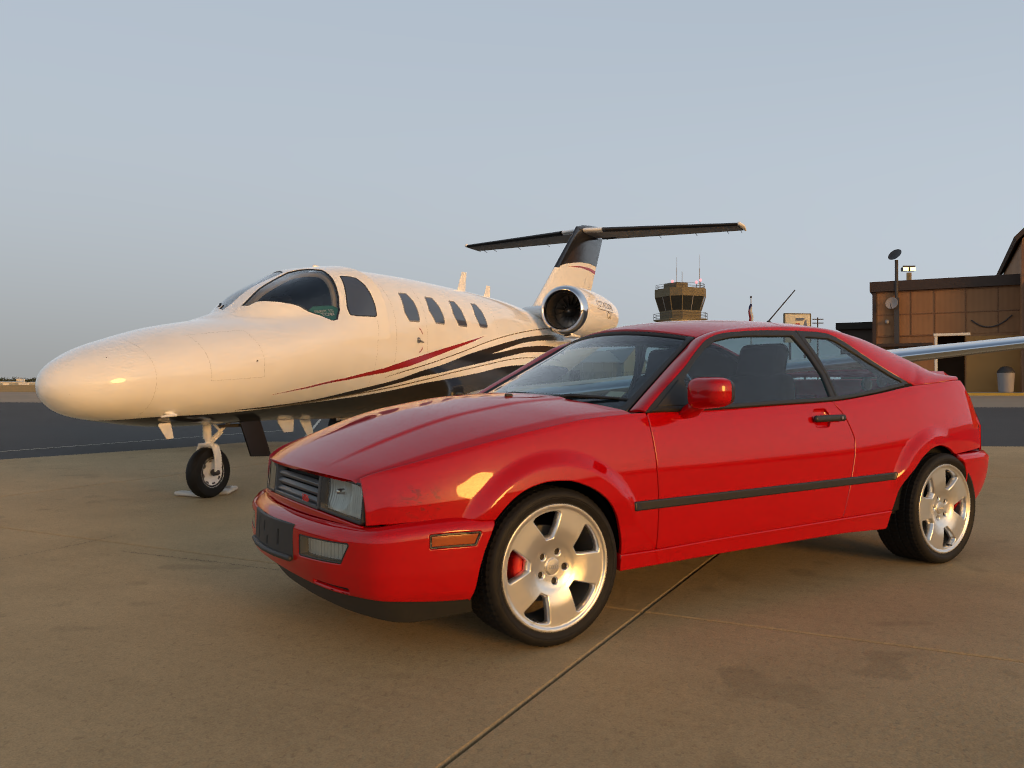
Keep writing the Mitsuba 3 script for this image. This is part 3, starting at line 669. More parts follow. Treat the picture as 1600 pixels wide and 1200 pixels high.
def make_wheel(name, uc, vf, sgn, rot, cap_text=True):
    k = name
    mk_ = lambda m: m if sgn > 0 else mir(m)
    def face(x, z): r = np.hypot(x, z); return np.stack([uc + x, vf + f_face(np.minimum(r, .24)), ZW + z], 1)
    add(f'{k}__rim', mk_(patch(wheel_rim_poly(rot), face, OUT, h=.0048, inset=.0042, drop=.0042, depth=.034)), 'alloy', CAR, exact=True)
    S = lambda m: (tm(m)[0] + [uc, vf, ZW], tm(m)[1])
    add(f'{k}__rim__barrel', mk_(S(lathe([(.236, -.006), (.222, -.012), (.214, -.03), (.212, -.20), (.225, -.215)], 64))), 'alloy_dark', CAR, smooth=40, exact=True)
    prof = [(.216, -.012), (.235, -.0065), (.2395, -.005), (.244, -.0015), (.255, .0045), (.2575, .0035), (.260, .0055), (.268, .0055), (.277, .001), (.2835, -.007), (.2875, -.016)]
    x = -.016; xs = []
    for wd, gr in ((.026, .006), (.040, .009), (.040, .009), (.040, .006), (.024, 0)):
        prof += [(.2905, x - .003), (.2908, x - wd)]; x -= wd
        if gr: prof += [(.2835, x - .0015), (.2835, x - gr + .0015)]; x -= gr
    prof += [(.2875, x - .002), (.277, x - .016), (.26, x - .022), (.235, x - .010), (.222, x)]
    tl_ = lathe(prof, 288); tv_ = tl_[0].copy(); m_n = len(prof); col = np.arange(len(tv_)) // m_n; row = np.arange(len(tv_)) % m_n; pa = np.array(prof)
    tread = (pa[row, 1] < -.012) & (pa[row, 0] > .2755); skew = (col + np.where(np.abs(pa[row, 1] + .105) < .05, 2, 0)) % 4 == 0
    tv_[tread & skew] *= [.9865, 1, .9865]
    add(f'{k}__tyre', mk_(S((tv_, tl_[1]))), 'tyre_rubber', CAR, smooth=30, exact=True)
    add(f'{k}__hub_cap', mk_(S(lathe([(.0305, -.045), (.0305, -.028), (.028, -.0255), (.012, -.0242), (.0001, -.024)], 32))), 'alloy', CAR, smooth=30, exact=True)
    th = np.linspace(0, 2 * PI, 20, endpoint=False)
    rings = [tube(np.c_[.0062 * np.cos(np.r_[th, 0, th[1]]) + (i - 1.5) * .0088, 0 * np.r_[th, 0, th[1]] - .0242, .0062 * np.sin(np.r_[th, 0, th[1]])], .0011, 6) for i in range(4)]
    add(f'{k}__hub_cap__emblem', mk_(S(join(*rings))), 'steel', CAR, exact=True)
    for i in range(5):
        a = math.radians(rot + 36 + 72 * i); p = (.056 * math.cos(a), .056 * math.sin(a))
        c = trimesh.creation.cylinder(.0124, .02, sections=14); c.apply_transform(trimesh.transformations.rotation_matrix(PI / 2, [1, 0, 0])); c.apply_translation([p[0], -.052, p[1]])
        add(f'{k}__wheel_bolt' + ('' if i == 0 else f'_{i:03d}'), mk_(S(c)), 'recess_dark', CAR, exact=True)
    add(f'{k}__brake_disc', mk_(S(lathe([(.0001, -.075), (.07, -.075), (.075, -.10), (.142, -.10), (.142, -.122), (.07, -.122)], 48))), 'alloy_dark', CAR, smooth=30, exact=True)
    if uc < 1:
        th = np.radians(np.linspace(148, 212, 16))
        c = [hull_spheres([(.128 * math.cos(a), -.075, .128 * math.sin(a), .022), (.128 * math.cos(b), -.075, .128 * math.sin(b), .022), (.128 * math.cos(a), -.12, .128 * math.sin(a), .02), (.128 * math.cos(b), -.12, .128 * math.sin(b), .02)]) for a, b in zip(th[:-1], th[1:])]
        add(f'{k}__caliper', mk_(S(join(*c))), 'caliper_red', CAR, smooth=40, exact=True)
        tag(f'{k}__caliper', 'red brake caliper behind the spokes')
    v0 = trimesh.creation.cylinder(.004, .03, sections=8); v0.apply_transform(trimesh.transformations.rotation_matrix(PI / 2, [1, 0, 0]))
    a = math.radians(rot + (216 if uc < 1 else 288)); v0.apply_translation([.203 * math.cos(a), -.012, .203 * math.sin(a)])
    add(f'{k}__valve', mk_(S(v0)), 'black_plastic', CAR, exact=True)
make_wheel(f'{C}__front_wheel', -.020, .806, 1, 28.5)
make_wheel(f'{C}__front_wheel_001', -.020, .806, -1, 10)
make_wheel(f'{C}__rear_wheel', WB, .796, 1, -4)
make_wheel(f'{C}__rear_wheel_001', WB, .796, -1, 40)
# ---- underbody, liners, cabin
ub = m3.Manifold.cube([3.30, 1.24, .14]).translate([-.50, -.62, .20]) + m3.Manifold.cube([3.1, 1.30, .28]).translate([-.45, -.65, .26])
for uc in (-.02, WB): ub = ub - m3.Manifold.cylinder(2.2, .350, circular_segments=48).rotate([90, 0, 0]).translate([uc, 1.1, ZW])
ub = ub + m3.Manifold.cube([3.0, .84, .24]).translate([-.45, -.42, .20])
add(f'{C}__underbody', ub, 'cabin_dark', CAR, smooth=30)
for uc in (-.02, WB):
    for s in (1, -1):
        l = lathe([(.336, .755 if uc < 1 else .70), (.345, .68), (.345, .45), (.05, .44)], 40, -.15, PI + .15)
        m = (l[0] + [uc, 0, ZW], l[1])
        add(f'{C}__wheel_arch_liner', m if s > 0 else mir(m), 'cabin_dark', CAR, smooth=40)
ck = f'{C}__cabin'
tub = join(bx(.35, 2.75, -.72, -.70, .30, .835), bx(.35, 2.75, .70, .72, .30, .835), bx(.3, 2.75, -.70, .70, .28, .30), bx(2.05, 2.72, -.72, .72, .80, .835), bx(.28, .36, -.70, .70, .3, .80))
add(f'{C}__cabin_tub', tub, 'cabin_dark', CAR)
dash = hull_spheres([(u, v, z, r) for v in (-.64, .64) for u, z, r in ((.36, .825, .02), (.62, .855, .03), (.92, .845, .035), (.95, .60, .04), (.50, .55, .03))])
add(f'{C}__dashboard', dash, 'cabin_dark', CAR, smooth=40)
add(f'{C}__dashboard__binnacle', hull_spheres([(.88, .20, .865, .03), (.88, .50, .865, .03), (.97, .22, .870, .02), (.97, .48, .870, .02)]), 'cabin_dark', CAR)
add(f'{C}__dashboard__sticker', patch(Polygon([(.52, .455), (.555, .455), (.555, .52), (.52, .52)]), lambda a, b: wscreen(a, b / .60) - [0, 0, .012], (-.5, 0, 1), h=.03, depth=0), 'sticker', CAR, label='pale paper sticker inside the lower windscreen corner')
th = np.linspace(0, 2 * PI, 33)
sw = tube(np.c_[1.03 + .07 * np.sin(th) + 0, .36 + .185 * np.cos(th), .80 + .165 * np.sin(th)], .014, 8, False)
add(f'{C}__steering_wheel', join(sw, tube([(1.03, .18, .80), (1.03, .54, .80)], .018, 8), tube([(.93, .36, .78), (1.03, .36, .80)], .04, 10)), 'cabin_dark', CAR, smooth=50)
for s in (1, -1):
    k = f'{C}__seat' + ('' if s > 0 else '_001'); vc = .36 * s
    add(f'{k}__cushion', hull_spheres([(u, vc + dv, z, r) for dv in (-.20, .20) for u, z, r in ((.96, .46, .07), (1.36, .42, .08))]), 'seat_cloth', CAR, smooth=50, exact=True)
    add(f'{k}__backrest', hull_spheres([(u, vc + dv * w, z, r) for dv in (-.19, .19) for u, z, r, w in ((1.36, .48, .08, 1), (1.48, .80, .065, 1.05), (1.55, .955, .055, .80))]), 'seat_cloth', CAR, smooth=50, exact=True)
    add(f'{k}__headrest', hull_spheres([(u, vc + dv, z, .042) for dv in (-.105, .105) for u, z in ((1.555, 1.00), (1.585, 1.115))]), 'seat_cloth', CAR, smooth=50, exact=True)
add(f'{C}__rear_seat', hull_spheres([(u, v, z, .07) for v in (-.55, .55) for u, z in ((2.02, .5), (2.12, .80), (1.75, .42))]), 'seat_cloth', CAR, smooth=50)
for u in (1.975, 2.115):
    c = lathe([(.0001, .006), (.022, .006), (.030, .010), (.034, .0), (.034, -.01)], 20)
    z = f_zb(u) + .042
    add(f'{C}__parcel_shelf_speaker', (c[0] + [u, G0 - GK * (z - .88) - .035, z], c[1]), 'black_plastic', CAR)
# wipers, washer jets, aerial
wb = lambda t, du: np.array([.262 + .135 * t * t + du, .71 * t, .868 - .022 * t * t + .012])
for t0, t1 in ((-.42, .43), (.30, .88)):
    a, b = wb(t0, .03), wb(t1, .075)
    pv = wb(t0, -.015)
    arm = tube([pv + [0, 0, .012], pv * .55 + b * .45 + [.0, 0, .040], b * .9 + a * .1 + [0.02, 0, .035]], [.013, .009, .005], 8)
    bl_ = tube([a + [.03, .10, .030], (a + b) / 2 + [.04, .05, .034], b + [.04, .03, .030]], [.006, .010, .006], 6)
    hub = hull_spheres([(*(pv + [0, 0, .006]), .022), (*(pv + [.02, .03, .014]), .018)])
    k = uniq(f'{C}__wiper__arm')[:-5] if f'{C}__wiper__arm' not in scene else f'{C}__wiper_001'
    add(f'{k}__arm', join(arm, hub), 'black_trim', CAR, smooth=50, exact=True); add(f'{k}__blade', bl_, 'black_trim', CAR, smooth=50, exact=True)
def cowl(u, t): e = .40 - .135 * (1 - t * t); return np.stack([e + u, .755 * t, .835 + .028 * (1 - t * t) + .15 * u], 1)
add(f'{C}__cowl', grid(cowl, 6, 30, (-.02, .10), (-.97, .97)), 'black_plastic', CAR, smooth=True)
for t in (-.30, .30):
    u = .10
    P = hood(np.array([.86]), np.array([t]))[0]
    add(f'{C}__washer_jet', hull_spheres([(P[0] - .012, P[1], P[2] + .004, .009), (P[0] + .012, P[1], P[2] + .004, .007)]), 'black_plastic', CAR)
ab = np.array([2.03, 0, 1.292])
add(f'{C}__aerial__base', hull_spheres([(*ab, .016), (*(ab + [.03, 0, .002]), .012), (*(ab + [.006, 0, .016]), .010)]), 'black_plastic', CAR, smooth=50)
add(f'{C}__aerial__rod', tube([ab + [.004, 0, .016], ab + [.018, 0, .03], ab + [.235, 0, .212]], [.0055, .0042, .0036], 8), 'black_plastic', CAR, smooth=50)

# ------------------------------------------------------------------ the business jet
JY = math.radians(24.2)
JX, JP_ = np.array([math.sin(JY), math.cos(JY), 0]), np.array([math.cos(JY), -math.sin(JY), 0])
JET = Frame(np.array([-2.58, 6.98, 0]) - 1.6 * JX, JX, JP_, (0, 0, 1))
J = 'business_jet'
tag(J, 'white twin-engine business jet with black belly, red and black stripes and a dark T-tail', 'airplane')
ST = np.array([(0.100, 0.955, 0.955, 0.000, 0.955), (0.117, 1.032, 0.888, 0.095, 0.956), (0.149, 1.082, 0.851, 0.150, 0.958), (0.202, 1.130, 0.804, 0.215, 0.962), (0.280, 1.168, 0.754, 0.292, 0.968), (0.445, 1.248, 0.712, 0.420, 0.990), (0.639, 1.308, 0.682, 0.485, 1.010), (0.843, 1.368, 0.649, 0.550, 1.030), (1.066, 1.426, 0.629, 0.605, 1.060), (1.367, 1.479, 0.623, 0.665, 1.110), (1.600, 1.520, 0.624, 0.700, 1.150), (2.000, 1.571, 0.628, 0.745, 1.250), (2.500, 1.697, 0.624, 0.785, 1.350), (3.150, 2.125, 0.600, 0.800, 1.400), (3.600, 2.155, 0.600, 0.800, 1.410), (4.600, 2.176, 0.600, 0.800, 1.420), (5.600, 2.173, 0.600, 0.800, 1.420), (6.700, 2.158, 0.610, 0.790, 1.430), (7.600, 2.092, 0.680, 0.765, 1.470), (8.400, 1.997, 0.800, 0.700, 1.530), (9.300, 2.060, 0.980, 0.580, 1.600), (10.300, 1.990, 1.220, 0.430, 1.670), (11.300, 1.930, 1.460, 0.280, 1.720), (12.200, 1.860, 1.660, 0.120, 1.760), (12.600, 1.800, 1.740, 0.040, 1.770)])
CU, CT, CA = [1.450, 1.600, 1.750, 1.900, 2.100, 2.300, 2.500, 2.750, 3.150], [1.352, 1.516, 1.577, 1.669, 1.808, 1.903, 1.984, 2.085, 2.125], [0.296, 0.296, 0.295, 0.362, 0.455, 0.515, 0.575, 0.635, 0.790]
xu = lambda u: np.where(u < 1, 2 * np.sqrt(np.maximum((u - .10) / .90, 0)) - 1, u)
ux = lambda x: np.where(x < 1, 0.10 + .90 * (np.maximum(x, -1) + 1) ** 2 / 4, x)
_xs = np.linspace(-1, 12.6, 1400)
def _sm(k, s0=.05):      # stations joined by a curve, then eased so that no station shows as a ridge
    y = PchipInterpolator(xu(ST[:, 0]), ST[:, k])(_xs); w = np.exp(-.5 * (np.arange(-60, 61) * (_xs[1] - _xs[0]) / .14) ** 2); w /= w.sum()
    ys = np.convolve(np.pad(y, 60, 'edge'), w, 'valid'); b = smooth01(_xs, -.95, -.6); return CubicSpline(_xs, y * (1 - b) + ys * b)
FJ = [_sm(k) for k in range(1, 5)]
_cu = np.linspace(1.45, 3.15, 400)
def _sc(y): y = np.convolve(np.pad(PchipInterpolator(CU, y)(_cu), 30, 'reflect', reflect_type='odd'), np.hanning(61) / np.hanning(61).sum(), 'valid'); return CubicSpline(_cu, y)
fct, fca = _sc(CT), _sc(CA)
def jr(u, phi):
    """radius of the section about its axis at angle phi: the hull, and the cockpit canopy standing out of it"""
    t, b, a, zw = [f(xu(u)) for f in FJ]; c, sn = np.cos(phi), np.abs(np.sin(phi)); up = c > 0
    a = np.maximum(a, 1e-6); h = np.maximum(np.where(up, t - zw, zw - b), 1e-6)
    n = np.where(up, 2.0 + .35 * np.clip((u - 2.4) / .8, 0, 1) * np.clip((9 - u) / 4, 0, 1), 2.2)
    r = ((sn / a) ** n + (np.abs(c) / h) ** n) ** (-1 / n)
    uc = np.clip(u, 1.45, 3.15); h2 = np.maximum(fct(uc) - zw, .05); a2 = fca(uc); m = 2.8
    r2 = ((sn / a2) ** m + (np.abs(c) / h2) ** m) ** (-1 / m); p = 14.
    return np.where((u > 1.45) & (u < 3.15) & up, (r ** p + r2 ** p) ** (1 / p), r), zw
def jsec(u, phi):
    """phi from the top (0) over the port side (pi/2) to the belly (pi)"""
    r, zw = jr(np.asarray(u, float), np.asarray(phi, float)); return r * np.sin(phi), zw + r * np.cos(phi)
def phi_of(u, z):
    u, z = np.broadcast_arrays(np.asarray(u, float), np.asarray(z, float)); lo, hi = np.zeros(u.shape), np.full(u.shape, PI)
    for _ in range(40):
        m = (lo + hi) / 2; r, zw = jr(u, m); big = zw + r * np.cos(m) > z; lo, hi = np.where(big, m, lo), np.where(big, hi, m)
    return (lo + hi) / 2
PS = .8
def fus(x, p): u = ux(x); v, z = jsec(u, p / PS); return np.stack([u, v, z], 1)
def FOUT(P): zw = FJ[3](xu(P[:, 0])); return np.c_[0 * P[:, 0] - .01, P[:, 1], P[:, 2] - zw]
def jpoly(pts, pmin=0, r=0):
    """(u, z) points on the port side -> polygon of the skin's parameters"""
    p = np.array(pts, float); x = xu(p[:, 0]); q = Polygon(np.c_[x, np.maximum(phi_of(p[:, 0], p[:, 1]), pmin) * PS]).buffer(0)
    if q.geom_type != 'Polygon': q = max(q.geoms, key=lambda g: g.area)
    return rnd(q, r) if r else q
def mirx(q): return affinity.scale(q, 1, -1, origin=(0, 0))
JP = dict(
    S_up=[(1.347, 0.754), (1.751, 0.776), (2.21, 0.81), (2.856, 0.905), (3.452, 0.996), (3.898, 1.091), (4.284, 1.158), (4.888, 1.291), (5.447, 1.389), (6.028, 1.484), (6.706, 1.578), (7.508, 1.644)],
    S_wedge_lo=[(5.509, 1.312), (5.875, 1.354), (6.34, 1.414), (6.679, 1.445), (7.437, 1.48)],
    S_wedge_up=[(5.509, 1.312), (6.024, 1.409), (6.5, 1.486), (7.055, 1.54), (7.456, 1.562)],
    S_lo=[(1.382, 0.753), (1.774, 0.761), (2.402, 0.803), (2.897, 0.868), (3.486, 0.957), (3.939, 1.03), (4.33, 1.073), (4.752, 1.132), (5.477, 1.224), (6.035, 1.297), (6.681, 1.366), (7.439, 1.388)],
    LA=[(3.199, 1.015), (3.518, 1.078), (3.871, 1.141), (4.692, 1.307), (5.448, 1.468), (6.213, 1.593), (7.162, 1.705)],
    LB=[(1.626, 0.755), (2.231, 0.796), (2.903, 0.863), (3.512, 0.93), (3.973, 0.989), (4.557, 1.071), (5.491, 1.188), (6.048, 1.252), (6.693, 1.292), (7.214, 1.299)],
    BEL=[(0.606, 0.713), (0.743, 0.723), (1.211, 0.73), (1.784, 0.756), (2.246, 0.786), (2.936, 0.836), (3.547, 0.897), (4.005, 0.954), (4.605, 1.01), (5.286, 1.08), (5.926, 1.159), (6.395, 1.186), (6.899, 1.198)],
    RED=[(1.645, 0.869), (2.077, 0.935), (2.57, 1.011), (3.144, 1.107), (3.587, 1.203), (4.166, 1.317), (4.685, 1.41), (5.312, 1.525), (5.01, 1.446), (4.176, 1.261), (3.614, 1.134), (3.168, 1.062), (2.584, 0.991), (2.088, 0.922)],
    CW=[(1.871, 0.269), (2.14, 0.148), (2.488, 0.035), (2.598, 0.034), (2.686, 0.17), (2.778, 0.414), (2.757, 0.534), (2.738, 0.642), (2.708, 0.797), (2.674, 0.965), (2.614, 1.147), (2.515, 1.284), (2.45, 1.291), (2.395, 1.163), (2.303, 1.029), (2.243, 0.905), (2.132, 0.764), (2.047, 0.631), (1.97, 0.452), (1.947, 0.43), (1.894, 0.406)],
    CWin=[(1.915, 1.667), (2.533, 2.011), (2.676, 2.007), (2.651, 1.92), (2.627, 1.775), (2.57, 1.64), (2.505, 1.578), (2.417, 1.61), (2.312, 1.639), (2.253, 1.683), (2.145, 1.705), (1.993, 1.711)],
    WS=[(1.787, 1.619), (1.874, 1.652), (2.156, 1.839), (2.408, 2.027)],
    SW=[(2.831, 1.994), (2.925, 1.999), (2.981, 1.987), (3.007, 1.924), (3.01, 1.827), (3.006, 1.713), (2.99, 1.612), (2.964, 1.595), (2.749, 1.588), (2.666, 1.596), (2.686, 1.662), (2.737, 1.77)],
    CB0=[(3.566, 1.892), (3.722, 1.9), (3.786, 1.819), (3.801, 1.717), (3.798, 1.628), (3.776, 1.6), (3.584, 1.594), (3.518, 1.682)],
    CB1=[(4.09, 1.896), (4.249, 1.903), (4.315, 1.807), (4.341, 1.7), (4.338, 1.628), (4.317, 1.606), (4.131, 1.608), (4.043, 1.742)],
    CB2=[(4.642, 1.902), (4.773, 1.906), (4.837, 1.811), (4.864, 1.699), (4.882, 1.632), (4.857, 1.608), (4.666, 1.612), (4.59, 1.74)],
    CB3=[(5.231, 1.922), (5.36, 1.925), (5.418, 1.841), (5.437, 1.729), (5.442, 1.65), (5.412, 1.624), (5.219, 1.629), (5.164, 1.766)],
    card=[(2.303, 1.029), (2.383, 0.984), (2.567, 1.058), (2.603, 1.114), (2.515, 1.273), (2.45, 1.291)])
ppoly = lambda pts: Polygon([(float(xu(np.array(u))), p * PS) for u, p in pts]).buffer(0)
cw = rnd(ppoly(JP['CW']), .015)
cw2 = rnd(mirx(cw).union(Polygon([(1.80, -.035), (1.84, -.20), (2.0, -.22), (2.3, -.20), (2.48, -.08), (2.46, -.028)])), .012)      # the starboard pane reaches the slim post on the centre line
holes = [cw, cw2]
skin = Polygon([(-.985, -PI * PS), (12.55, -PI * PS), (12.55, PI * PS), (-.985, PI * PS)])
for g in holes: skin = skin.difference(g)
add(f'{J}__fuselage', patch(skin, fus, FOUT, h=.036, inset=.003, drop=.001, depth=.02), 'jet_white', JET)
add(f'{J}__fuselage__tail_cone', lathe([(.055, 0), (.04, .06), (.0001, .075)], 20)[0][:, [1, 0, 2]] * [1, 1, 1] + [12.53, 0, 1.775] if False else (lathe([(.06, 0), (.045, .06), (.0001, .08)], 20)[0][:, [1, 0, 2]] + [12.53, 0, 1.775], lathe([(.06, 0), (.045, .06), (.0001, .08)], 20)[1]), 'jet_white_plain', JET, smooth=40)
# belly
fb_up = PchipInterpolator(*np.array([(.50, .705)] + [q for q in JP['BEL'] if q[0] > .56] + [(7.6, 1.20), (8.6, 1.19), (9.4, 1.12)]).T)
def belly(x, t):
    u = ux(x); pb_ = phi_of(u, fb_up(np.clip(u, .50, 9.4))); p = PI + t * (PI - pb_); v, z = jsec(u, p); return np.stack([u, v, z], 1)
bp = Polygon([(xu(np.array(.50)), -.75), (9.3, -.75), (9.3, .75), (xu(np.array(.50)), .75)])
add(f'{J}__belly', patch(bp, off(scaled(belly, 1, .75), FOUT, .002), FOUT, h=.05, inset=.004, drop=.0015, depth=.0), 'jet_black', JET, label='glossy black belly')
def curve_band(up, lo, u0, u1, n=40):
    fu, fl = PchipInterpolator(*np.array(up).T), PchipInterpolator(*np.array(lo).T); u = np.linspace(max(u0, up[0][0], lo[0][0]), u1, n)
    return [(a, float(fu(a))) for a in u] + [(a, float(fl(a))) for a in u[::-1]]
def line_band(c, u0, u1, w, n=50):
    f = PchipInterpolator(*np.array(c).T); u0 = max(u0, c[0][0] + .001); u = np.linspace(u0, u1, n); k = np.minimum(1, np.minimum((u - u0) / .5 + .25, (u1 - u) / .2 + .3))
    return [(a, float(f(a)) + w * b) for a, b in zip(u, k)] + [(a, float(f(a)) - w * b) for a, b in zip(u[::-1], k[::-1])]
bands = []
su, sl = JP['S_up'] + [(8.4, 1.69)], JP['S_lo'] + [(8.4, 1.38)]
blk = [jpoly(curve_band(su, sl, 1.40, 5.52, 60)), jpoly(curve_band(su, JP['S_wedge_up'] + [(8.4, 1.60)], 5.51, 8.3, 40)), jpoly(curve_band(JP['S_wedge_lo'] + [(8.4, 1.47)], sl, 5.51, 8.3, 40))]
blk = blk[0].union(blk[1]).union(blk[2]).buffer(.001).buffer(-.001)
if blk.geom_type != 'Polygon': blk = max(blk.geoms, key=lambda g: g.area)
bands.append(('black_stripe', 'jet_black', blk))
bands.append(('bronze_line', 'jet_bronze', line_band(JP['LA'] + [(8.3, 1.80)], 3.2, 8.2, .006)))
bands.append(('bronze_line', 'jet_bronze', line_band(JP['LB'] + [(8.3, 1.27)], 1.62, 8.2, .006)))
bands.append(('red_stripe', 'jet_crimson', JP['RED']))
for nm, mt, pts in bands:
    q = pts if isinstance(pts, Polygon) else jpoly(pts)
    for g in (q, mirx(q)):
        add(f'{J}__{nm}', patch(g, off(fus, FOUT, .0022 if nm != 'bronze_line' else .0026), FOUT, h=.05, inset=.0006, drop=.0003, depth=0), mt, JET)
# cabin windows, aft cockpit window
for k in ('CB0', 'CB1', 'CB2', 'CB3'):
    q = rnd(jpoly(JP[k]), .022).buffer(.008).buffer(-.004)
    for g in (q, mirx(q)):
        kk = add(f'{J}__cabin_window', patch(g.buffer(-.012), off(fus, FOUT, .0005), FOUT, h=.03, inset=.004, drop=.002, depth=0), 'jet_window', JET)
        add(f'{kk}__frame', patch(g.difference(g.buffer(-.016)), off(fus, FOUT, .003), FOUT, h=.03, inset=.004, drop=.003, depth=.006), 'jet_grey', JET)
q = jpoly(JP['SW'], r=.015)
for g in (q, mirx(q)):
    kk = add(f'{J}__cockpit_side_window', patch(g.buffer(-.010), off(fus, FOUT, .001), FOUT, h=.03, inset=.004, drop=.002, depth=0), 'jet_window', JET)
    add(f'{kk}__seal', patch(g.difference(g.buffer(-.013)), off(fus, FOUT, .003), FOUT, h=.03, inset=.004, drop=.003, depth=.006), 'black_trim', JET)
for g in (cw, cw2):
    kk = add(f'{J}__windshield', patch(g.buffer(.004), off(fus, FOUT, -.010), FOUT, h=.05, depth=0), 'jet_glass', JET)
    add(f'{kk}__seal', patch(g.difference(g.buffer(-.014)), off(fus, FOUT, -.003), FOUT, h=.03, inset=.003, drop=.002, depth=.014), 'black_trim', JET)
    add(f'{kk}__inner_frame', patch(g.buffer(.02).difference(rnd(g.buffer(-.045), .02)), off(fus, FOUT, -.040), FOUT, h=.03, depth=.03), 'cream_trim', JET)
# cockpit inside
add(f'{J}__glareshield', hull_spheres([(u, v, z, .03) for v in (-.36, .36) for u, z in ((2.12, 1.52), (2.32, 1.57), (2.36, 1.40), (2.1, 1.38))]), 'cabin_dark', JET, smooth=50)
for s in (1, -1):
    add(f'{J}__pilot_seat', join(hull_spheres([(u, .33 * s + dv, z, .05) for dv in (-.17, .17) for u, z in ((2.82, 1.15), (2.92, 1.60))]), hull_spheres([(2.93, .33 * s + dv, z, .045) for dv in (-.09, .09) for z in (1.70, 1.80)])), 'seat_cloth', JET, smooth=50)
add(f'{J}__bulkhead', patch(Polygon([(a * .74, b) for a, b in [(-.8, 1.12), (.8, 1.12), (.95, 1.4), (.92, 1.6), (.72, 1.85), (.40, 2.02), (-.40, 2.02), (-.72, 1.85), (-.92, 1.6), (-.95, 1.4)]]), lambda a, b: np.stack([3.15 + 0 * a, a, b], 1), (-1, 0, 0), h=.2, depth=.02), 'cabin_dark', JET)
# green tow card standing in the corner of the window
cp = rnd(ppoly([(2.30, 1.03), (2.383, .975), (2.585, 1.045), (2.625, 1.115), (2.55, 1.30), (2.43, 1.32)]), .006)
cf = off(fus, FOUT, -.018)
ck_ = add(f'{J}__tow_card', patch(cp, cf, FOUT, h=.03, inset=.002, drop=.001, depth=.003), 'green_card', JET, label='green card lettered READY TO TOW in the cockpit window')
def card_fn(u0, p0):
    def g(x, y, d):
        u = u0 + x - .10 * y; p = p0 - y / .72 + .28 * x; return off(fus, FOUT, -.0145)(xu(u), p * PS)
    return g
add(f'{ck_}__lettering', text_on('READY TO', .027, card_fn(2.375, 1.085), True), 'white_print', JET, smooth=False)
add(f'{ck_}__lettering', text_on('TOW', .038, card_fn(2.420, 1.165), True), 'white_print', JET, smooth=False)
# entry door outline, handle, small marks
def jline(pts, w=.004):
    p = np.array(pts, float); return LineString(np.c_[xu(p[:, 0]), phi_of(p[:, 0], p[:, 1]) * PS]).buffer(w)
dl = jline([(3.30, 1.95), (3.30, .98)]).union(jline([(3.30, 1.96), (3.94, 1.97)])).union(jline([(3.94, 1.97), (3.94, 1.10)]))
for nm, pts in (('door_seam', [(3.31, 1.96), (3.31, 1.02)]), ('door_seam', [(3.925, 1.975), (3.925, 1.10)])):
    add(f'{J}__{nm}', patch(jline(pts, .0016), off(fus, FOUT, .0012), FOUT, h=.05, inset=.0006, drop=.0003, depth=0), 'jet_line', JET)
for pts in ([(.62, z) for z in np.linspace(1.28, .74, 14)], [(1.02, 1.34), (1.50, 1.40)], [(1.50, 1.40), (1.52, 1.02)], [(1.02, 1.34), (1.03, .99)], [(1.03, .99), (1.52, 1.02)], [(2.98, z) for z in np.linspace(1.56, .86, 12)], [(5.72, z) for z in np.linspace(2.05, 1.45, 12)]):
    add(f'{J}__panel_seam', patch(jline(pts, .0011), off(fus, FOUT, .0010), FOUT, h=.05, inset=.0004, drop=.0002, depth=0), 'jet_line', JET)
dv, dz = jsec(np.array(3.76), phi_of(3.76, 1.40)); dv = float(dv)
hk = f'{J}__door_handle'
add(hk, join(lathe([(.0001, .004), (.030, .004), (.032, 0)], 24)[0:2] and (lathe([(.0001, .006), (.030, .006), (.033, 0)], 24)[0] + [3.74, dv, 1.405], lathe([(.0001, .006), (.030, .006), (.033, 0)], 24)[1]), hull_spheres([(3.73, dv + .008, 1.41, .011), (3.83, dv + .010, 1.385, .006)])), 'steel', JET)
for a0, a1 in ((35, 80), (-80, -35)):
    a = np.radians(np.linspace(a0, a1, 8)); pts = [(3.745 + .095 * math.cos(t), 1.405 + .125 * math.sin(t)) for t in a]
    add(f'{J}__door_arrow', patch(jline(pts, .006), off(fus, FOUT, .0015), FOUT, h=.03, inset=.001, drop=.0003, depth=0), 'jet_crimson', JET)
for (u, z) in ((1.444, 1.146), (.385, 1.154), (.17, .90)):
    add(f'{J}__drain_hole', patch(Polygon([(xu(np.array(u)) + .008 * math.cos(t), phi_of(u, z) * PS + .008 * math.sin(t)) for t in np.linspace(0, 2 * PI, 12)[:-1]]), off(fus, FOUT, .001), FOUT, h=.01, inset=.001, drop=.0002, depth=0), 'recess_dark', JET)
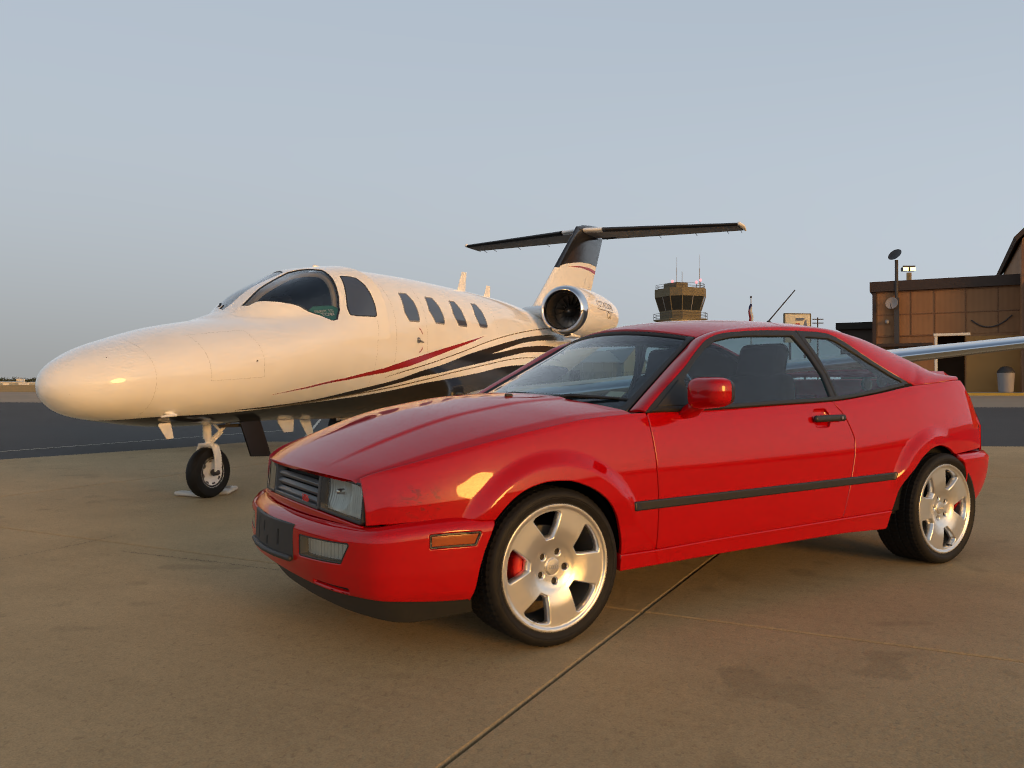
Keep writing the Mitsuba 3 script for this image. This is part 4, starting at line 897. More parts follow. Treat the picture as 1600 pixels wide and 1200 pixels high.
# ---- wing
def naca(t, n=30, camber=.015):
    x = (1 - np.cos(np.linspace(0, PI, n))) / 2
    y = 5 * t * (.2969 * np.sqrt(x) - .126 * x - .3516 * x ** 2 + .2843 * x ** 3 - .1036 * x ** 4); c = camber * 4 * x * (1 - x)
    return x, c + y, c - y
def wing_mesh(stations, x0, x1, n=26, which='all'):
    """stations: (span, u of leading edge, chord, z, thickness); the part of the section from x0 to x1"""
    V, m = [], 0
    for v, ul, c, z, t in stations:
        x, yu, yl = naca(t, 60); xs = x0 + (x1 - x0) * (1 - np.cos(np.linspace(0, PI / 2 if x0 == 0 else PI, n))) / (1 if x0 == 0 else 2)
        up = np.interp(xs, x, yu); lo = np.interp(xs, x, yl)
        if which == 'all': px = np.r_[xs[::-1], xs[1:]]; py = np.r_[up[::-1], lo[1:]]
        elif which == 'upper': px, py = xs, up
        else: px, py = xs, lo
        V.append(np.stack([ul + c * px, np.full(len(px), v), z + c * py], 1)); m = len(px)
    F = [(i * m + j, i * m + j + 1, (i + 1) * m + j + 1, (i + 1) * m + j) for i in range(len(stations) - 1) for j in range(m - 1)]
    V = np.vstack(V); F = np.array(F)
    # close the tip
    tip = [[len(V) - m + j for j in range(m)]]
    return V, F
def zwing(v): return .615 + .107 * v
def wst(vs): return [(v, 5.12 + .035 * (v - .8) - .10 * max(0, 1.6 - v), 2.25 - .185 * (v - .6) + .10 * max(0, 1.6 - v), zwing(v), .145 - .006 * v) for v in vs]
WV = np.r_[.45, .8, 1.2, 1.6, np.linspace(2.4, 6.72, 9)]
for s, nm in ((1, 'wing'), (-1, 'wing_001')):
    k = f'{J}__{nm}'; fn = (lambda m: m) if s > 0 else mir
    add(f'{k}__leading_edge', fn(wing_mesh(wst(WV), 0, .075)), 'polished', JET, smooth=40, exact=True)
    up_ = wst(WV)
    add(f'{k}__upper_skin', fn(wing_mesh(up_, .075, 1, which='upper')), 'jet_white_plain', JET, smooth=40, exact=True)
    add(f'{k}__lower_skin', fn(wing_mesh(up_, .075, 1, which='lower')), 'jet_grey', JET, smooth=40, exact=True)
    e = wst([6.72])[0]; x, yu, yl = naca(e[4], 30)
    tipp = Polygon(np.c_[np.r_[x, x[::-1]], np.r_[yu, yl[::-1]]] * e[2]).buffer(0)
    add(f'{k}__wing_tip', fn(patch(tipp, lambda a, b: np.stack([e[1] + a, 6.72 + .10 * np.sqrt(np.clip(1 - (a / e[2]) ** 2, 0, 1)) * np.clip(1 - (b / .09) ** 2, 0, 1), e[3] + b], 1), OUT, h=.02, depth=0)), 'jet_white_plain', JET, exact=True)
    # main gear
    g = [(6.30, 1.98, .75), (6.28, 1.98, .50), (6.42, 1.98, .32)]
    add(f'{k}__gear_strut', fn(join(tube(g, [.05, .045, .04], 12), tube([(6.10, 1.98, .62), (6.30, 1.98, .36)], .025, 8), hull_spheres([(6.40, 1.90, .27, .05), (6.40, 2.04, .27, .05)]))), 'jet_white_plain', JET, smooth=40, exact=True)
    wl = lathe([(.10, -.06), (.20, -.075), (.255, -.065), (.272, -.03), (.275, 0), (.272, .03), (.255, .065), (.20, .075), (.10, .06)], 40)
    add(f'{k}__gear_tyre', fn((wl[0] + [6.42, 2.12, .275], wl[1])), 'tyre_rubber', JET, smooth=40, exact=True)
    wh = lathe([(.0001, .055), (.05, .065), (.06, .04), (.12, .045), (.155, .07)], 32)
    add(f'{k}__gear_hub', fn((wh[0] + [6.42, 2.12, .275], wh[1])), 'jet_white_plain', JET, smooth=40, exact=True)
    add(f'{k}__gear_door', fn(obox((6.05, 1.93, .42), (.55, 0, .02), (0, .012, 0), (0, .04, .36))), 'jet_white_plain', JET, exact=True)
# ---- engines
def nac(prof): l = lathe(prof, 64); return l[0][:, [1, 0, 2]], l[1][:, ::-1]
for s, nm in ((1, 'engine'), (-1, 'engine_001')):
    k = f'{J}__{nm}'; o = np.array([7.12, 1.115 * s, 1.975]); A = lambda m: (tm(m)[0] + o, tm(m)[1])
    add(f'{k}__intake_lip', A(nac([(.262, .09), (.262, .05), (.270, .018), (.288, .0), (.305, .006), (.326, .035), (.342, .085), (.350, .13)])), 'polished_lip', JET, smooth=60, exact=True)
    add(f'{k}__cowling', A(nac([(.3505, .131), (.360, .25), (.367, .5), (.365, .9), (.350, 1.25), (.318, 1.58), (.290, 1.80), (.272, 1.80)])), 'jet_white', JET, smooth=40, exact=True)
    add(f'{k}__intake_duct', A(nac([(.262, .09), (.250, .16), (.252, .34), (.252, .60)])), 'duct_dark', JET, smooth=60, exact=True)
    add(f'{k}__spinner', A(nac([(.0001, .25), (.03, .262), (.06, .30), (.085, .37), (.09, .42)])), 'blade', JET, smooth=60, exact=True)
    for i in range(16):
        a = 2 * PI * i / 16; rr = np.linspace(.08, .25, 5); V = []
        for r in rr:
            tw = .5 + .75 * (r - .08) / .17; ch = .042 + .03 * (r - .08) / .17
            for e in (-1, 1):
                da = e * ch * math.sin(tw) / r * .5 * 1.5; du = e * ch * math.cos(tw) * .5
                V.append([.39 + du, r * math.cos(a + da), r * math.sin(a + da)])
        F = [(2 * j, 2 * j + 1, 2 * j + 3, 2 * j + 2) for j in range(4)]
        add(f'{k}__fan_blade' + ('' if i == 0 else f'_{i:03d}'), A((np.array(V), np.array(F + [f[::-1] for f in F])[:4])), 'blade', JET, exact=True)
    add(f'{k}__fan_backing', A(nac([(.0001, .50), (.252, .50)])), 'recess_dark', JET, exact=True)
    add(f'{k}__exhaust', A(nac([(.272, 1.80), (.24, 1.72), (.20, 1.55), (.0001, 1.5)])), 'duct_dark', JET, smooth=60, exact=True)
    add(f'{k}__scoop', A(hull_spheres([(.16, .03 * 0, -.362, .030), (.50, 0, -.372, .02), (.16, .08, -.350, .028), (.50, .08, -.36, .02)])) if s > 0 else A(hull_spheres([(.16, 0, -.362, .030), (.5, 0, -.372, .02), (.16, -.08, -.35, .028), (.5, -.08, -.36, .02)])), 'jet_white_plain', JET, smooth=50, exact=True)
    add(f'{k}__scoop__opening', A(hull_spheres([(.132, .0, -.362, .012), (.132, .08 * s, -.352, .012)])), 'recess_dark', JET, exact=True)
    pyl = wing_mesh([(v, 7.55 - o[0], 1.35, .02 + .02 * (v - .6), .16) for v in np.linspace(.30, 1.0, 4)], 0, 1)
    v_ = pyl[0].copy(); v_[:, 1] = v_[:, 1] * s - o[1]
    add(f'{k}__pylon', (v_ + o, pyl[1]), 'jet_white_plain', JET, smooth=50, exact=True)
    fr_ = PchipInterpolator([.131, .25, .5, .9, 1.25, 1.58, 1.8], [.3505, .360, .367, .365, .350, .318, .290])
    def ntext(u0, a0):
        def g(x, y, d):
            u = u0 + x; r = fr_(np.clip(u, .14, 1.79)) + .0015 + d * .4; a = a0 + y / .36
            return np.stack([o[0] + u, o[1] + s * r * np.cos(a), o[2] + r * np.sin(a)], 1)
        return g
    if s > 0:
        for i, (tx, h_, u0, a0) in enumerate((('CITATION', .092, .52, .20), ('CJ', .100, .98, -.20))):
            t = meshkit.text_mesh(tx, h_, .002); v = np.array(t.vertices); 
            add(f'{k}__lettering' + ('' if i == 0 else '_001'), (ntext(u0, a0)(v[:, 0] * 1.25, v[:, 1], v[:, 2]), np.array(t.faces)), 'jet_bronze', JET, smooth=False, exact=True)
        lx = np.linspace(0, .82, 20); 
        P = np.vstack([ntext(.50, a)(lx, 0 * lx, 0 * lx + .001) for a in (.085, .11)])
        add(f'{k}__rule', (P, np.array([(i, i + 1, 21 + i, 20 + i) for i in range(19)])), 'jet_bronze', JET, smooth=True, exact=True)
# ---- fin, rudder, tailplane
def fin_sec(z):
    le = np.interp(z, [1.9, 2.35, 2.97, 3.69, 3.86], [8.35, 8.95, 9.75, 10.67, 10.89]); te = np.interp(z, [1.9, 2.70, 3.86], [11.20, 11.69, 12.45]); return le, te
def fin_mesh(z0, z1, x0, x1, n=6, w=.0, which='all'):
    V = []; zs = np.linspace(z0, z1, n)
    for z in zs:
        le, te = fin_sec(z); c = te - le; t = .085 - .012 * (z - 2); x, yu, _ = naca(t, 60, 0)
        xs = x0 + (x1 - x0) * (1 - np.cos(np.linspace(0, PI / 2 if x0 == 0 else PI, 24))) / (1 if x0 == 0 else 2); y = np.interp(xs, x, yu)
        px = np.r_[xs[::-1], xs[1:]]; py = np.r_[y[::-1], -y[1:]] if x0 == 0 else np.r_[y[::-1], -y[1:]]
        V.append(np.stack([le + c * px, c * py + np.sign(py) * w, np.full(len(px), z)], 1))
    m = len(V[0]); V = np.vstack(V)
    return V, np.array([(i * m + j, i * m + j + 1, (i + 1) * m + j + 1, (i + 1) * m + j) for i in range(n - 1) for j in range(m - 1)])
def fin_shift(m, c):     # the paint line rises towards the front
    v, f = m; v = v.copy(); return v, f
ZP = lambda u: np.interp(u, [9.7, 10.1, 10.5, 10.9, 11.5, 12.2], [2.95, 3.06, 3.13, 3.19, 3.24, 3.25])
def fin_side(u, z):
    le, te = fin_sec(z); c = te - le; t = .085 - .012 * (z - 2); x, yu, _ = naca(1., 80, 0); return np.stack([u, c * t * np.interp(np.clip((u - le) / c, 0, 1), x, yu) + .0015, z], 1)
add(f'{J}__fin', fin_mesh(1.85, 3.86, 0, .74, 12), 'jet_white_plain', JET, smooth=50)
add(f'{J}__rudder', fin_mesh(2.15, 3.84, .745, 1, 10), 'jet_white_plain', JET, smooth=50)
zz = np.linspace(2.965, 3.86, 20); zz2 = zz[::-1]
black = Polygon([(fin_sec(z)[0] + .0, z) for z in zz] + [(fin_sec(z)[1], z) for z in zz2 if z > 3.25] + [(u, float(ZP(u))) for u in np.linspace(12.05, 9.76, 30)]).buffer(0)
fs = lambda u, z: fin_side(u, z) + [0, .0015, 0]
for i, s in enumerate((1, -1)):
    fn = (lambda m: m) if s > 0 else mir
    add(f'{J}__fin_paint', fn(patch(black, fs, OUT, h=.04, inset=.002, drop=.0005, depth=0)), 'jet_black', JET)
    rs_ = Polygon([(u, float(ZP(u)) - .055 - .02 * (u - 10.2)) for u in np.linspace(10.2, 11.97, 30)] + [(u, float(ZP(u)) - .058 - .060 * (u - 10.2)) for u in np.linspace(11.96, 10.2, 30)])
    add(f'{J}__fin_stripe', fn(patch(rs_, fs, OUT, h=.04, inset=.002, drop=.0005, depth=0)), 'jet_crimson', JET)
add(f'{J}__fin_leading_edge', fin_mesh(2.965, 3.87, 0, .05, 8, .004), 'black_gloss', JET, smooth=50)
zt_ = 3.86
add(f'{J}__bullet_fairing', hull_spheres([(10.95, 0, 3.83, .045), (11.22, 0, 3.87, .08), (11.6, 0, 3.91, .095), (12.15, 0, 3.96, .10), (12.65, 0, 3.95, .05), (12.8, 0, 3.93, .02)]), 'jet_black', JET, smooth=50)
def tst(vs): return [(v, 11.08 + .27 * (v - .1), 1.22 - .17 * (v - .1), 3.83 + .004 * v, .10) for v in vs]
TV = np.linspace(.06, 2.80, 8)
for s, nm in ((1, 'tailplane'), (-1, 'tailplane_001')):
    k = f'{J}__{nm}'; fn = (lambda m: m) if s > 0 else mir
    add(f'{k}__deicing_boot', fn(wing_mesh(tst(TV[TV > .3]), 0, .10)), 'black_trim', JET, smooth=40, exact=True)
    add(f'{k}__root', fn(wing_mesh(tst([.06, .25, .4]), 0, .10)), 'jet_white_plain', JET, smooth=40, exact=True)
    add(f'{k}__upper_skin', fn(wing_mesh(tst(TV), .10, 1, which='upper')), 'jet_black', JET, smooth=40, exact=True)
    add(f'{k}__lower_skin', fn(wing_mesh(tst(TV), .10, .72, which='lower')), 'jet_grey', JET, smooth=40, exact=True)
    add(f'{k}__elevator', fn(wing_mesh(tst(np.linspace(.42, 2.80, 6)), .725, 1, which='lower')), 'jet_grey', JET, smooth=40, exact=True)
    e = tst([2.80])[0]
    add(f'{k}__tip', fn(hull_spheres([(e[1] + .04, 2.82, e[3] + .01, .035), (e[1] + .40, 2.85, e[3] + .02, .035), (e[1] + e[2] - .02, 2.84, e[3], .018)])), 'jet_white_plain', JET, smooth=50, exact=True)
for s in (1, -1):
    for v in (1.2, 1.9, 2.5, 2.75):
        e = tst([v])[0]; add(f'{J}__static_wick', tube([(e[1] + e[2] - .02, v * s, e[3]), (e[1] + e[2] + .14, v * s, e[3] - .02)], .006, 5), 'dark_metal', JET)
# ---- antennas and probes
def blade(key, u, v, z, h, c, up=1, sweep=.3):
    P = [(u, v, z), (u + c, v, z), (u + sweep * h + c * .85, v, z + up * h), (u + sweep * h + c * .25, v, z + up * h)]
    m = m3.Manifold.batch_hull([m3.Manifold.sphere(r, 10).scale([1, .6, 1]).translate(list(q)) for q, r in zip(P, (.015, .015, .009, .009))])
    add(f'{J}__{key}', m, 'jet_white_plain', JET, smooth=28)
blade('antenna', 6.12, 0, 2.19, .27, .20); blade('antenna', 6.93, 0, 2.19, .16, .17)
for u, h, c in ((3.05, .026, .22), (4.0, .022, .26), (5.0, .02, .24), (5.6, .018, .2)):
    add(f'{J}__roof_antenna', hull_spheres([(u, 0, float(jsec(np.array(u), np.array(1e-3))[1]) - .004, h), (u + c, 0, float(jsec(np.array(u + c), np.array(1e-3))[1]) - .008, h * .8)]), 'jet_white_plain', JET, smooth=50)
blade('belly_antenna', 2.35, .12, .615, .10, .20, -1); blade('belly_antenna', 2.82, 0, .60, .17, .13, -1, .5); blade('belly_antenna', 3.66, .05, .605, .07, .36, -1, .1)
def probe(u, z, key):
    v, _ = jsec(np.array(u), phi_of(u, z)); v = float(v)
    add(f'{J}__{key}', join(hull_spheres([(u, v - .01, z, .018), (u + .05, v + .03, z - .02, .012)]), tube([(u + .05, v + .035, z - .02), (u - .10, v + .05, z - .025)], [.012, .007], 8)), 'jet_white_plain', JET, smooth=50)
probe(.80, .755, 'pitot_probe')
blade('nose_fin', .86, .25, .655, .10, .09, -1, .45)
# ---- nose gear
GK_ = f'{J}__nose_gear'
gu = 1.60
add(f'{GK_}__strut', join(tube([(gu - .02, 0, .72), (gu - .01, 0, .50)], .036, 14), tube([(gu - .01, 0, .52), (gu, 0, .43)], .024, 12), tube([(gu + .02, 0, .66), (gu + .16, 0, .54), (gu + .03, 0, .455)], .013, 8), tube([(gu + .3, 0, .66), (gu + .02, 0, .48)], .015, 8), hull_spheres([(gu - .05, -.05, .452, .012), (gu - .05, .07, .452, .012), (gu + .05, 0, .45, .014)])), 'jet_white_plain', JET, smooth=45)
fk = []
for s in (1, -1):
    pth = crv([(gu, 0, .440), (gu, .05 * s, .452), (gu, .085 * s, .42), (gu + .012, .096 * s, .33), (gu + .012, .095 * s, .225)], 14)
    fk.append(hull_spheres([(gu - .02, 0, .44, .022), (gu + .03, 0, .44, .022), (gu, .07 * s, .44, .022)]))
    for a, b in zip(pth[3:-1], pth[4:]): fk.append(hull_spheres([(*(a + [-.028, 0, 0]), .012), (*(a + [.028, 0, 0]), .012), (*(b + [-.024, 0, 0]), .012), (*(b + [.024, 0, 0]), .012)]))
add(f'{GK_}__fork', join(*fk), 'jet_white_plain', JET, smooth=45)
wl = lathe([(.11, -.048), (.17, -.060), (.200, -.052), (.214, -.030), (.2165, -.012), (.2165, .012), (.214, .030), (.200, .052), (.17, .060), (.11, .048)], 56)
add(f'{GK_}__tyre', (wl[0] + [gu, 0, .2165], wl[1]), 'tyre_rubber', JET, smooth=40)
for s in (1, -1):
    wh = lathe([(.0001, .030), (.030, .030), (.034, .024), (.075, .026), (.085, .034), (.112, .046), (.128, .052), (.130, .046)], 40)
    m = (wh[0] + [gu, 0, .2165], wh[1])
    add(f'{GK_}__hub', m if s > 0 else mir(m), 'jet_white_plain', JET, smooth=40)
    for i in range(8):
        a = 2 * PI * i / 8 + .2; c = hull_spheres([(gu + .097 * math.cos(a + d), .040 * s, .2165 + .097 * math.sin(a + d), .008) for d in (-.10, .10)])
        add(f'{GK_}__hub_slot', c, 'dark_metal', JET)
    add(f'{GK_}__axle_nut', hull_spheres([(gu, .062 * s, .2165, .030), (gu, .10 * s, .2165, .024)]), 'dark_metal', JET)
add(f'{GK_}__door', obox((gu + .22, .13, .655), (.26, .0, -.02), (.0, .014, 0), (.12, .02, -.33)), 'black_gloss', JET)
add(f'{GK_}__door_arm', tube([(gu + .30, .1, .60), (gu + .12, .0, .60)], .014, 8), 'dark_metal', JET)
# chocks
for i, (ang, o, lab) in enumerate(((2, (gu + .0, -.17, 0), 'pale wooden wheel chock lying in front of the nose wheel of the jet'), (60, (gu + .30, -.07, 0), 'pale wooden wheel chock lying behind the nose wheel of the jet'))):
    c = trimesh.util.concatenate([trimesh.Trimesh(*hull_spheres([(x, y, .022, .018) for x in (-.03, .03) for y in (-.17, .16)]))])
    c.apply_transform(trimesh.transformations.rotation_matrix(math.radians(ang), [0, 0, 1])); c.apply_translation(o)
    k = 'wheel_chock' + ('' if i == 0 else '_001')
    add(f'{k}__block', c, 'chock_white', JET, smooth=40, exact=True)
    add(f'{k}__rope_eye', tm(trimesh.creation.torus(.022, .007, 16, 8)) if False else (tm(trimesh.creation.torus(.022, .007))[0] + np.array(o) + [.0, .0, .052], tm(trimesh.creation.torus(.022, .007))[1]), 'grey_metal', JET, smooth=True, exact=True)
    tag(k, lab, 'wheel chock')

# ------------------------------------------------------------------ ground, apron, taxiway
G1, G2 = np.array([.467, .884]), np.array([.884, -.467])     # along and across the joints
def sheet(key, poly, z, bsdf, label, cat=None, kind='structure'):
    t = trimesh.creation.triangulate_polygon(poly, engine='earcut'); v = np.c_[t[0], np.full(len(t[0]), z)]
    f = np.array(t[1]); a = v[f]; sg = np.cross(a[:, 1] - a[:, 0], a[:, 2] - a[:, 0])[:, 2]; f[sg < 0] = f[sg < 0][:, ::-1]
    add(key, (v, f), bsdf, smooth=False, exact=True); tag(key, label, cat, kind=kind)
sheet('ground', sbox(-3000, -3000, 3000, 3000), -.045, 'dry_grass', 'dry tan grass of the airfield out to the horizon')
AS = Polygon([(-60, -72), (-6.6, 10.6), (-5.1, 12.3), (-4.25, 13.55), (1.5, 12.65), (7.3, 11.7), (70, 1.5), (110, 8), (60, 20), (17, 27.7), (15.6, 28.1), (-4, 33.5), (-25.4, 43.3), (-34, 47), (-160, 100), (-200, 20)])
AS = Polygon([(-44.7, -36.5), (-6.6, 10.6), (-5.1, 12.3), (-4.25, 13.55), (1.5, 12.65), (7.3, 11.7), (70, 1.5), (90, 9), (17, 27.7), (-4, 34.2), (-25.4, 43.3), (-34, 47), (-160, 100), (-230, 10)])
sheet('taxiway', AS, -.012, 'asphalt', 'dark asphalt taxiway crossing behind the jet')
FC = Polygon([(-900, 420), (-300, 70), (-160, 100), (-34, 47), (-25.4, 43.3), (-4, 34.2), (17, 27.7), (90, 9), (170, 20), (170, 90), (20, 62), (-10, 66), (-63, 101), (-300, 240)])
sheet('far_apron', FC, -.016, 'far_concrete', 'pale concrete apron beyond the dark taxiway')
# near apron: a dark bed, and one slab per joint field
edge = [(-44.7, -36.5), (-6.6, 10.6), (-5.1, 12.3), (-4.25, 13.55), (1.5, 12.65), (7.3, 11.7), (70, 1.5), (60, -70), (-30, -70)]
AP = Polygon(edge)
sheet('apron', AP, -.030, 'joint_dark', 'tan concrete apron of jointed slabs')
o1 = .0         # across offset of joint family along G1
c0 = float(np.dot((.60, 3.57), G2)); d0 = float(np.dot((.776, 3.345), G1))
SA, SB = 6.1, 6.1
def slab_mesh(p, z):
    """a slab with a worn, slightly rounded arris"""
    q = p.buffer(-.006)
    a = trimesh.creation.triangulate_polygon(q, engine='earcut'); V = np.c_[a[0], np.full(len(a[0]), z)]; F = np.array(a[1])
    t = V[F]; sg = np.cross(t[:, 1] - t[:, 0], t[:, 2] - t[:, 0])[:, 2]; F[sg < 0] = F[sg < 0][:, ::-1]
    e0 = np.array(q.exterior.coords)[:-1]; e1 = np.array(p.exterior.coords)[:-1]; n = min(len(e0), len(e1))
    if len(e0) != len(e1): e1 = e0
    if Polygon(e0).exterior.is_ccw is False: e0, e1 = e0[::-1], e1[::-1]
    # match start corners
    k = np.argmin(np.linalg.norm(e1 - e0[0], axis=1)); e1 = np.roll(e1, -k, 0)
    m = len(e0); o = len(V); V = np.vstack([V, np.c_[e0, np.full(m, z)], np.c_[e1, np.full(m, z - .005)], np.c_[e1, np.full(m, z - .032)]])
    j = np.arange(m); kx = (j + 1) % m
    for r in (0, m):
        F = np.vstack([F, np.c_[o + r + j, o + r + m + j, o + r + m + kx], np.c_[o + r + j, o + r + m + kx, o + r + kx]])
    return V, F
random.seed(3)
for i in range(-6, 5):
    for j in range(-5, 4):
        a0, b0 = c0 + i * SA, d0 + j * SB
        pts = [G2 * a + G1 * b for a, b in ((a0 + .005, b0 + .005), (a0 + SA - .005, b0 + .005), (a0 + SA - .005, b0 + SB - .005), (a0 + .005, b0 + SB - .005))]
        p = Polygon(pts).intersection(AP)
        if p.is_empty or p.area < .05 or p.geom_type != 'Polygon' or (np.array(p.centroid.coords[0])[1] < -22): continue
        add('apron__slab', slab_mesh(p, random.uniform(-.0012, .0012)), 'concrete', smooth=False)
# cracks: thin wandering lines of dark filler lying on the slabs
def crack(pts, w, key):
    P = np.array(pts, float); L = np.linalg.norm(np.diff(P, axis=0), axis=1).sum(); n = int(L / .05) + 2
    Q = crv(P, n) if len(P) > 2 else P[0] + (P[1] - P[0]) * np.linspace(0, 1, n)[:, None]
    r = np.random.default_rng(len(key) + n); Q = Q + np.cumsum(r.normal(0, .004, Q.shape), 0) * .8
    T = np.gradient(Q, axis=0); T /= np.linalg.norm(T, axis=1, keepdims=True); N = np.c_[-T[:, 1], T[:, 0]]
    ww = w * (.4 + .9 * r.random(n))[:, None]
    V = np.vstack([np.c_[Q + N * ww, np.full(n, .0028)], np.c_[Q - N * ww, np.full(n, .0028)]]); i = np.arange(n - 1)
    add(key, (V, np.c_[i, n + i, n + i + 1, i + 1]), 'joint_dark', smooth=False)
crack([(-2.265, 4.759), (-1.7, 4.50), (-1.197, 4.251)], .0022, 'apron__crack')
crack([(-2.9, 4.45), (-2.65, 4.95), (-2.50, 5.45)], .002, 'apron__crack')
crack([(2.3, 2.9), (3.6, 2.1)], .002, 'apron__crack')
# painted lines on the taxiway
def stripe(key, a, b, w, z, bsdf, label, cat='line'):
    a, b = np.array(a, float), np.array(b, float); t = (b - a) / np.linalg.norm(b - a); n = np.array([-t[1], t[0]]) * w / 2
    sheet(key, Polygon([a + n, b + n, b - n, a - n]), z, bsdf, label, None, 'structure')
stripe('taxiway_line', (-8.6, 9.9), (-4.6, 16.9), .07, -.008, 'road_paint', 'thin pale line painted on the taxiway left of the nose wheel')
stripe('taxiway_line_001', (-3.5, 13.7), (-5.6, 24.5), .06, -.008, 'road_paint', 'thin pale line running away across the taxiway under the jet')

# ------------------------------------------------------------------ brown hangar building on the right
BF_O = np.array([22.9, 52.0, 0]); be, bn = np.array([.884, -.468, 0]), np.array([-.468, -.884, 0])
BLD = Frame(BF_O, be, -bn, (0, 0, 1))     # x along the front, y into the building, z up
B = 'brown_building'
tag(B, 'flat-roofed brown metal building with a dark doorway behind the car', 'building')
ZR = 6.95
def panel_box(x0, x1, z0, z1, y=0, d=.03): return bx(x0, x1, -y - d, -y + .02, z0, z1, .012)
door_x0, door_x1, door_z = 3.45, 5.02, 3.55
# carcass behind the cladding, split round the doorway
wallp = Polygon([(0, 0), (40, 0), (40, ZR), (0, ZR)]).difference(sbox(door_x0, -1, door_x1, door_z))
w_ = trimesh.creation.extrude_polygon(wallp, .3, engine='earcut'); wv = np.array(w_.vertices)
add(f'{B}__wall', (np.c_[wv[:, 0], wv[:, 2] + .02, wv[:, 1]], np.array(w_.faces)[:, ::-1]), 'orange_wall', BLD, smooth=False)
add(f'{B}__side_wall', bx(.0, .3, .33, 24, 0, ZR), 'orange_wall', BLD, smooth=False)
add(f'{B}__roof', bx(-.12, 40, -.16, 24, ZR, ZR + .10), 'brown_trim', BLD, smooth=False)
add(f'{B}__roof__fascia', bx(-.16, 40, -.24, -.165, ZR - .52, ZR + .12, .02), 'brown_trim', BLD)
add(f'{B}__roof__side_fascia', bx(-.24, -.165, -.24, 24, ZR - .52, ZR + .12, .02), 'brown_trim', BLD)
add(f'{B}__corner_trim', bx(-.10, .12, -.10, .0, 0, ZR - .53, .01), 'brown_trim', BLD)
add(f'{B}__doorway_back', bx(door_x0 - .3, door_x1 + .3, 2.4, 2.5, 0, door_z + .2), 'doorway_brown', BLD, smooth=False)
add(f'{B}__doorway_side', bx(door_x0 - .12, door_x0 - .005, .33, 2.4, 0, door_z), 'orange_door', BLD, smooth=False)
add(f'{B}__doorway_side', bx(door_x1 + .005, door_x1 + .12, .33, 2.4, 0, door_z), 'orange_door', BLD, smooth=False)
# wall panels and battens
xs = [.15, 2.10, 3.40, 5.06, 6.75, 9.0, 12, 15, 18, 21]
for a, b in zip(xs[:-1], xs[1:]):
    for z0, z1 in ((door_z + .12, 4.95), (5.0, 6.35)):
        add(f'{B}__wall__panel', panel_box(a + .03, b - .03, z0, z1, 0, .02), 'orange_wall', BLD)
for x in xs[1:6]: add(f'{B}__wall__batten', bx(x - .025, x + .025, -.055, .0, door_z + .12, 6.38, .008), 'brown_batten', BLD)
for z, x0, x1 in ((4.975, .12, 9.0), (6.385, .12, 6.8), (door_z + .08, .12, 3.36)): add(f'{B}__wall__batten', bx(x0, x1, -.060, .0, z - .03, z + .03, .008), 'brown_batten', BLD)
add(f'{B}__lower_door', bx(door_x1 + .06, 8.9, -.05, .015, .12, door_z - .05, .015), 'orange_door', BLD)
add(f'{B}__porch_post', bx(door_x0 - .05, door_x0 + .10, -1.30, -1.15, 0, 3.50, .02), 'far_white', BLD)
add(f'{B}__porch_beam', bx(door_x0 - .10, door_x1 + .25, -1.32, -1.13, 3.505, 3.66, .02), 'far_white', BLD)
add(f'{B}__door_canopy', bx(.2, door_x0 - .15, -.75, -.06, 2.95, 3.15, .02), 'brown_trim', BLD)
add(f'{B}__kerb', bx(-4, 40, -2.6, -.08, -.03, .15, .02), 'far_concrete', BLD)
add(f'{B}__kerb_stripe', bx(-4, 40, -2.62, -2.601, -.02, .13), 'yellow_paint', BLD, label='yellow painted kerb edge')
xx = np.linspace(5.35, 7.45, 22)
add(f'{B}__cable', tube(np.c_[xx, 0 * xx - .09, 4.02 + .62 * ((xx - 6.25) / 1.0) ** 2 * np.where(xx > 6.25, .75, .9)], .04, 6), 'dark_metal', BLD, smooth=True)
add(f'{B}__wall_lamp', hull_spheres([(.75, -.10, 4.55, .13), (.75, -.25, 4.50, .10)]), 'grey_metal', BLD, smooth=50)
# mast with dish aerials on the wall
m_ = f'{B}__mast'
add(m_, join(tube([(1.30, -.22, .15), (1.30, -.22, 8.35)], .10, 10), bx(1.22, 1.38, -.22, 0, 6.2, 6.35), bx(1.16, 1.44, -.34, -.10, .1, 6.0)), 'dark_metal', BLD)
def dish(o, nrm, r, sx=1.0):
    n = np.array(nrm, float); n /= np.linalg.norm(n); a = np.cross(n, [0, 0, 1]); a /= np.linalg.norm(a); b = np.cross(n, a)
    l = lathe([(.0001, .0), (r * .5, .03 * r / .5), (r, .22 * r), (r * 1.02, .20 * r), (r * .5, -.03), (.0001, -.06)], 28); v = l[0]
    return np.array(o) + v[:, :1] * a * sx + v[:, 1:2] * n + v[:, 2:] * b, l[1]
add(f'{m_}__dish', dish((1.25, -.42, 8.62), (-.45, -.75, .62), .42), 'dark_metal', BLD, smooth=40)
add(f'{m_}__dish', dish((1.05, -.50, 5.65), (-.25, -1, .15), .36), 'dish_grey', BLD, smooth=40)
add(f'{m_}__dish_arm', tube([(1.05, -.50, 5.30), (1.0, -1.0, 5.45), (1.02, -.95, 5.60)], .025, 6), 'dark_metal', BLD)
